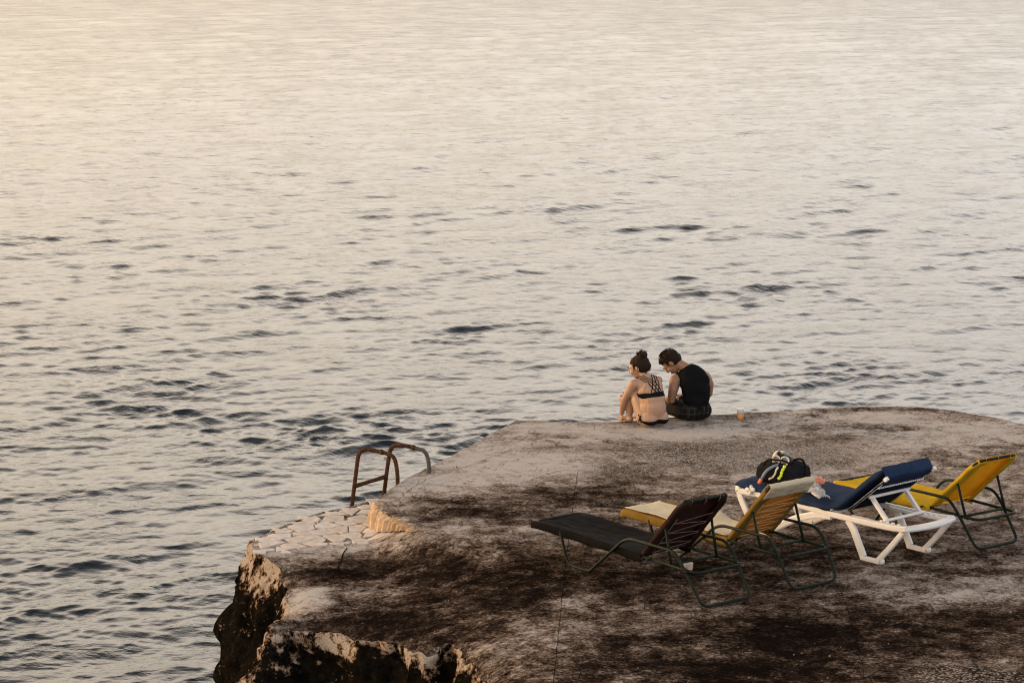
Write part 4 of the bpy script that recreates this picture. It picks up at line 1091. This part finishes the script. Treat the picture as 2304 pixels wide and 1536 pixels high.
def hairstyle(name, c, rot, k, mat, parent, style, seed):
    def T(p): return Vector(c) + rot @ (Vector(p) * k)
    mb = MB(); r2 = random.Random(seed)
    mb.ell(T((0, -.020, .036)), (.082 * k, .097 * k, .090 * k), rot, 22, 16)
    if style == 'bun':
        mb.ell(T((0, -.045, .005)), (.076 * k, .075 * k, .075 * k), rot, 16, 12)
        mb.ell(T((0, -.070, .108)), (.056 * k, .050 * k, .036 * k), rot, 16, 12); mb.ell(T((.022, -.085, .118)), (.034 * k, .030 * k, .026 * k), rot, 12, 8); mb.ell(T((-.026, -.078, .120)), (.028 * k, .028 * k, .026 * k), rot, 12, 8)
    else:
        mb.ell(T((0, -.042, .000)), (.074 * k, .070 * k, .070 * k), rot, 16, 12); mb.ell(T((0, .045, .085)), (.056 * k, .040 * k, .034 * k), rot, 14, 10)
    o = remesh(mb, name, mat, parent, .006, 3)
    # break the surface up into strands, and cut the cap back from the face
    me = o.data; inv = rot.inverted(); cc = Vector(c)
    for v in me.vertices:
        p = inv @ (v.co - cc) / k
        f = fbm(p.x * 3, p.y * 3, p.z, 3, 12.0); v.co += (v.co - cc).normalized() * .006 * f
        if p.y > .030 and p.z < .055: v.co -= rot @ Vector((0, .03 + .4 * (p.y - .03), 0)) * k
        elif p.z < .0 and p.y > -.01: v.co -= rot @ Vector((0, .02, 0)) * k
    specs = []
    if style == 'bun':
        for i in range(46):
            a = r2.uniform(0, 6.28); b = r2.uniform(.2, 1.2); p = Vector((.056 * math.cos(a) * math.sin(b), -.07 + .05 * math.sin(a) * math.sin(b), .108 + .036 * math.cos(b)))
            q = p + Vector((r2.uniform(-.03, .03), r2.uniform(-.03, .02), r2.uniform(-.005, .035))); specs.append(([T(p), T(p.lerp(q, .5) + Vector((0, 0, .012))), T(q)], .0035))
        for i in range(10):
            x = r2.uniform(-.06, .06); p = Vector((x, -.095 + .3 * abs(x), -.02)); specs.append(([T(p), T(p + Vector((x * .1, -.004, -.03))), T(p + Vector((r2.uniform(-.012, .012), .01, -.045 - r2.uniform(0, .01))))], .004))
        for s in (-1, 1):
            for i in range(5): p = Vector((s * .072, .02 - i * .012, .03)); specs.append(([T(p), T(p + Vector((s * .012, .01, -.04))), T(p + Vector((s * .004, .012, -.09)))], .0035))
    else:
        for i in range(150):
            a = r2.uniform(0, 6.28); b = r2.uniform(0, 1.35); d = Vector((math.cos(a) * math.sin(b), math.sin(a) * math.sin(b), math.cos(b)))
            p = Vector((d.x * .080, -.02 + d.y * .095, .036 + d.z * .090)); q = p + Vector((d.x * .015 + r2.uniform(-.01, .01), .018 + r2.uniform(-.008, .012), d.z * .016))
            specs.append(([T(p), T(p.lerp(q, .5) + d * .006 * k), T(q)], .0045))
    locks(o, mat, specs); return o

def ribbon(bvh, pts, width, wdir, name, mat, parent, off=.003, th=.003, nw=4, close=False):
    """flat band pressed on to the body: pts are guide points, wdir(i, p) the direction of its width"""
    vs = []; fs = []; n = len(pts)
    for i, p in enumerate(pts):
        wd = wdir(i, p)
        wv = width[i] if isinstance(width, (list, tuple)) else width
        for lay in (0, 1):
            for k in range(nw + 1):
                q = p + wd * wv * (k / nw - .5); loc, nn, _, _ = bvh.find_nearest(q)
                dirn = (q - loc); nn = nn if nn.dot(dirn) >= 0 or dirn.length < 1e-4 else nn
                vs.append(loc + nn * (off + th * lay))
    m_ = 2 * (nw + 1)
    for i in range(n if close else n - 1):
        j = (i + 1) % n
        ring_ = list(range(nw + 1)) + [nw + 1 + k for k in range(nw, -1, -1)]
        for a, b in zip(ring_, ring_[1:] + ring_[:1]): fs.append((i * m_ + a, i * m_ + b, j * m_ + b, j * m_ + a))
    m = MB(); m.add(vs, fs); return m.build(name, mat, parent)

# --- woman in a black bikini, knees drawn up
def woman():
    g = at(1469, 957.5); root = empty('person', (g.x, g.y, relief(g.x, g.y) + .004), R(35))
    root.scale = (.96, .92, .88)
    tag(root, 'person with dark bun in a black bikini sitting hugging drawn up knees', 'person')
    sk = skin_mat('warm_skin', (.38, .225, .145)); T_ = MB()
    T_.ell((0, .015, .115), (.166, .130, .112)); 
    for s in (-1, 1): T_.ell((s * .072, -.012, .098), (.094, .112, .098))
    T_.ell((0, .008, .215), (.152, .116, .135)); T_.ell((0, -.030, .21), (.132, .105, .15)); T_.ell((0, -.018, .30), (.128, .10, .12)); T_.ell((0, .016, .30), (.140, .106, .12)); T_.ell((0, .050, .385), (.150, .110, .135)); T_.ell((0, .098, .462), (.150, .090, .085))
    T_.cap((-.145, .125, .482), .050, (.145, .125, .482), .050)
    for s in (-1, 1): T_.cap((s * .10, .115, .50), .043, (s * .01, .135, .545), .043); T_.ell((s * .065, .125, .385), (.065, .06, .065))
    for s in (-1, 1): T_.ell((s * .075, .012, .44), (.055, .03, .07))
    tb = bvh_of(T_)
    B = MB(); B.v = list(T_.v); B.f = list(T_.f)
    B.cap((0, .135, .52), .050, (-.018, .185, .595), .046)
    hc = Vector((-.028, .212, .640)); hr = Euler((R(-18), R(-3), R(30))).to_matrix(); KH = 1.12
    head(B, hc, hr, KH)
    for s in (-1, 1):
        x = s * .088
        B.cap((x, .03, .105), .092, (x * 1.05, .13, .28), .078); B.cap((x * 1.05, .13, .28), .078, (x * .98, .215, .435), .056); B.cap((x * .98, .215, .435), .054, (x * .95, .262, .30), .056)
        B.cap((x * .95, .262, .30), .056, (x * .92, .30, .16), .042); B.cap((x * .92, .30, .16), .042, (x * .90, .312, .065), .034); B.ell((x * .97, .25, .43), (.045, .04, .045))
        B.cap((x * .90, .288, .040), .034, (x * .98, .40, .030), .030); B.ell((x * .98, .405, .026), (.043, .05, .026))
        for i in range(5): B.cap((x * .98 + s * (i - 2) * .0165, .435 - abs(i - 1 + (s < 0) * 0) * .004, .018), .0115 if i else .014, (x * .98 + s * (i - 2) * .0175, .468 - i * .007, .013), .010 if i else .0125, 8)
    # left arm down outside the shin, hand by the toes
    B.cap((-.160, .135, .478), .052, (-.172, .20, .37), .044); B.cap((-.172, .20, .37), .044, (-.175, .275, .275), .036)
    B.cap((-.175, .275, .275), .037, (-.160, .315, .20), .036); B.cap((-.160, .315, .20), .036, (-.135, .37, .10), .025); hand(B, (-.133, .374, .092), (.05, .25, -.75), (.7, -.1, .1), 1, .95, .5)
    # right arm across the shins, hand round the left elbow
    B.cap((.160, .135, .478), .052, (.185, .25, .375), .043); B.cap((.185, .25, .375), .043, (.165, .345, .315), .036); B.cap((.165, .345, .315), .036, (.03, .375, .295), .033); B.cap((.03, .375, .295), .033, (-.085, .368, .285), .025)
    hand(B, (-.095, .366, .284), (-.85, -.28, -.03), (-.25, -.85, 0), 1, .95, .55)
    bd = remesh(B, 'body', sk, root, .0068, 4)
    hm = hair_mat('dark_brown_hair', (.020, .011, .008)); hairstyle('hair', hc, hr, KH, hm, root, 'bun', 4); face_parts(bd, hc, hr, KH, hm, M_LIP)
    bk = fabric('black_swimwear', (.008, .008, .009), 0, var=.2, wrinkle=.1)
    def ring_pts(cz, cy, tilt, n=48, r=.22): return [Vector((.165 * math.cos(a), cy + .125 * math.sin(a), cz + tilt * math.sin(a))) for a in [2 * math.pi * i / n for i in range(n)]]
    up = lambda i, p: Vector((0, .25, .97))
    bb = ribbon(tb, ring_pts(.352, .045, -.02), .050, up, 'bikini_band', bk, root, .004, .004, 4, True)
    for s in (-1, 1):
        m = MB(); m.ell((s * .066, .150, .388), (.070, .048, .068), None, 16, 10); m.build('bikini_cup', bk, root)
    # crossing back straps
    for s in (-1, 1):
        for i in range(3):
            a = Vector((s * (.125 - .030 * i), .16, .54)); b = Vector((s * (.110 - .036 * i), .07, .555)); e = Vector((-s * (.005 + .042 * i), -.09, .372))
            pts = [a.lerp(b, k / 4) for k in range(4)] + [b.lerp(e, k / 14) for k in range(15)]
            ribbon(tb, pts, .0085, lambda i_, p: Vector((1, 0, 0)), 'strap', bk, bb, .004, .0035, 1)
    # bottoms: a low strip behind, and ties on the hips
    pl = [Vector((.18 * math.cos(a), .02 + .155 * math.sin(a), .046 + .045 * max(0, math.sin(a)) + (.030 * (abs(math.cos(a)) ** 3)))) for a in [math.pi + R(10) + (math.pi - R(20)) * i / 30 for i in range(31)]]
    bt = ribbon(tb, pl, [.035 + .045 * math.sin(math.pi * i / 30) - .025 * abs(i - 15) / 15 for i in range(31)], lambda i, p: Vector((0, -.1, 1)), 'bikini_bottom', bk, root, .004, .004, 4)
    for s in (-1, 1):
        q = Vector((s * .162, -.005, .118)); loc, nn, _, _ = tb.find_nearest(q)
        m = MB(); q = loc + nn * .010
        for dv in (Vector((0, .028, .030)), Vector((0, -.026, .026)), Vector((0, .022, -.055)), Vector((0, -.020, -.060))): m.tube(fillet([q, q + dv * .55 + nn * .010, q + dv], .01, 3), .0045, 6)
        m.ell(q, (.010, .010, .010), None, 8, 6); m.build('side_tie', bk, bt)
        pts = [Vector((s * .17, -.02 + .02 * k, .09 + .02 * k)) for k in range(8)]
        ribbon(tb, pts, .010, lambda i, p: Vector((0, -.7, .7)), 'side_string', bk, bt, .004, .004, 1)
    return root
woman()

# --- man in a black sleeveless shirt, legs over the edge, head bowed to his left
def man():
    g = at(1563, 944.5); root = empty('person', (g.x, g.y, relief(g.x, g.y) + .006), R(30))
    root.scale = (.95, .95, .94)
    tag(root, 'person in black sleeveless shirt and dark plaid shorts with head bowed', 'person')
    sk = skin_mat('tanned_skin', (.26, .138, .084))
    def torso(B, d=0.0):
        B.ell((0, .0, .118), (.165 + d, .130 + d, .112 + d)); B.ell((0, -.028, .245), (.148 + d, .108 + d, .13 + d)); B.ell((-.004, -.022, .33), (.155 + d, .112 + d, .13 + d)); B.ell((-.008, .002, .405), (.168 + d, .114 + d, .115 + d)); B.ell((-.010, .03, .455), (.150 + d, .105 + d, .110 + d)); B.ell((-.004, .05, .505), (.105 + d, .085 + d, .075 + d))
    def yoke(B, d=0.0):
        B.cap((-.130, .085, .455), .052 + d, (.105, .055, .460), .052 + d); B.cap((-.11, .09, .47), .042 + d, (-.04, .085, .535), .042 + d); B.cap((.085, .06, .48), .045 + d, (.0, .07, .545), .042 + d)
    B = MB(); torso(B); yoke(B)
    B.cap((-.175, .095, .435), .058, (.155, .06, .440), .058)
    B.cap((-.035, .09, .530), .060, (-.115, .165, .592), .056)
    hc = Vector((-.155, .210, .600)); hr = (Euler((0, 0, R(38))).to_matrix() @ Euler((R(-56), 0, 0)).to_matrix() @ Euler((0, R(-8), 0)).to_matrix())
    head(B, hc, hr, 1.10)
    # left arm hangs to the lap
    B.cap((-.188, .095, .425), .062, (-.218, .085, .33), .053); B.cap((-.218, .085, .33), .053, (-.228, .105, .215), .042); B.cap((-.228, .105, .215), .043, (-.200, .19, .195), .041); B.cap((-.200, .19, .195), .041, (-.130, .315, .190), .030)
    hand(B, (-.127, .322, .189), (.45, .8, -.05), (.1, 0, -1), -1, 1.05, .55)
    B.cap((.168, .06, .430), .062, (.228, .075, .35), .052); B.cap((.228, .075, .35), .052, (.250, .11, .235), .042); B.cap((.250, .11, .235), .042, (.20, .22, .205), .039); B.cap((.20, .22, .205), .039, (.10, .33, .195), .030)
    hand(B, (.095, .336, .194), (-.6, .75, -.05), (0, 0, -1), 1, 1.05, .55)
    def thigh(B, s, d=0.0, e=1.0):
        x = s * .095; k = Vector((s * .135, .47, .095)); a = Vector((x, .03, .105)); B.cap(a, .098 + d, a.lerp(k, e * .5), .086 + d); B.cap(a.lerp(k, e * .5), .086 + d, a.lerp(k, e), (.062 if e == 1 else .074) + d)
    for s in (-1, 1):
        thigh(B, s); k = (s * .135, .47, .095)
        B.cap(k, .060, (s * .135, .478, -.06), .060); B.cap((s * .135, .478, -.06), .060, (s * .13, .49, -.30), .038); B.cap((s * .13, .48, -.315), .037, (s * .14, .60, -.375), .032); B.ell((s * .14, .61, -.378), (.046, .055, .024))
        for i in range(5): B.cap((s * .14 + s * (i - 2) * .018, .645, -.385), .0125, (s * .14 + s * (i - 2) * .019, .68 - i * .007, -.392), .0105, 8)
    bd = remesh(B, 'body', sk, root, .0072, 4)
    hm = hair_mat('short_dark_hair', (.016, .010, .007)); hairstyle('hair', hc, hr, 1.10, hm, root, 'short', 9); face_parts(bd, hc, hr, 1.10, hm, M_LIP)
    sh = fabric('black_jersey', (.007, .007, .008), 0, var=.25, fold=8, wrinkle=.5)
    S = MB(); torso(S, .011); yoke(S, .010); o = remesh(S, 'sleeveless_shirt', sh, root, .0085, 5)
    for v in o.data.vertices:
        f = fbm(v.co.x * 1.2, v.co.y * 1.2, v.co.z * 2, 3, 5.0); v.co += v.normal * .006 * f
        if v.co.z < .09: v.co.z = .09 + (v.co.z - .09) * .25
    # plaid shorts
    m, t, o_ = nmat('dark_plaid_cotton'); p = N(t, 'ShaderNodeBsdfPrincipled', i_Roughness=.95); p.inputs['Specular IOR Level'].default_value = .05; v = coord(t); c = (.010, .0095, .009)
    col = None
    for ax_, sc_, cc in (('X', 34, (.034, .032, .029)), ('Z', 34, (.034, .032, .029)), ('Y', 30, (.028, .026, .023))):
        wv = N(t, 'ShaderNodeTexWave', i_Scale=sc_ * .16, i_Distortion=1.0, bands_direction=ax_); t.links.new(v, wv.inputs['Vector'])
        k = ramp(t, wv.outputs['Fac'], [(.80, (0, 0, 0)), (.9, (1, 1, 1))]); col = mixc(t, math_n(t, 'MULTIPLY', k, .6), col if col is not None else c, cc)
    t.links.new(col, p.inputs['Base Color']); t.links.new(bump(t, noise_node(t, v, 16, 4, .5, .5), .5, .012), p.inputs['Normal']); t.links.new(p.outputs[0], o_.inputs['Surface'])
    S = MB(); S.ell((0, 0, .112), (.182, .146, .112))
    for s in (-1, 1): thigh(S, s, .012, .80); S.ell((s * .085, -.01, .095), (.10, .125, .098))
    o = remesh(S, 'shorts', m, root, .009, 4)
    for v_ in o.data.vertices:
        v_.co += v_.normal * .006 * fbm(v_.co.x, v_.co.y, v_.co.z, 3, 7.0); v_.co.z = max(v_.co.z, .001)
    return root
man()
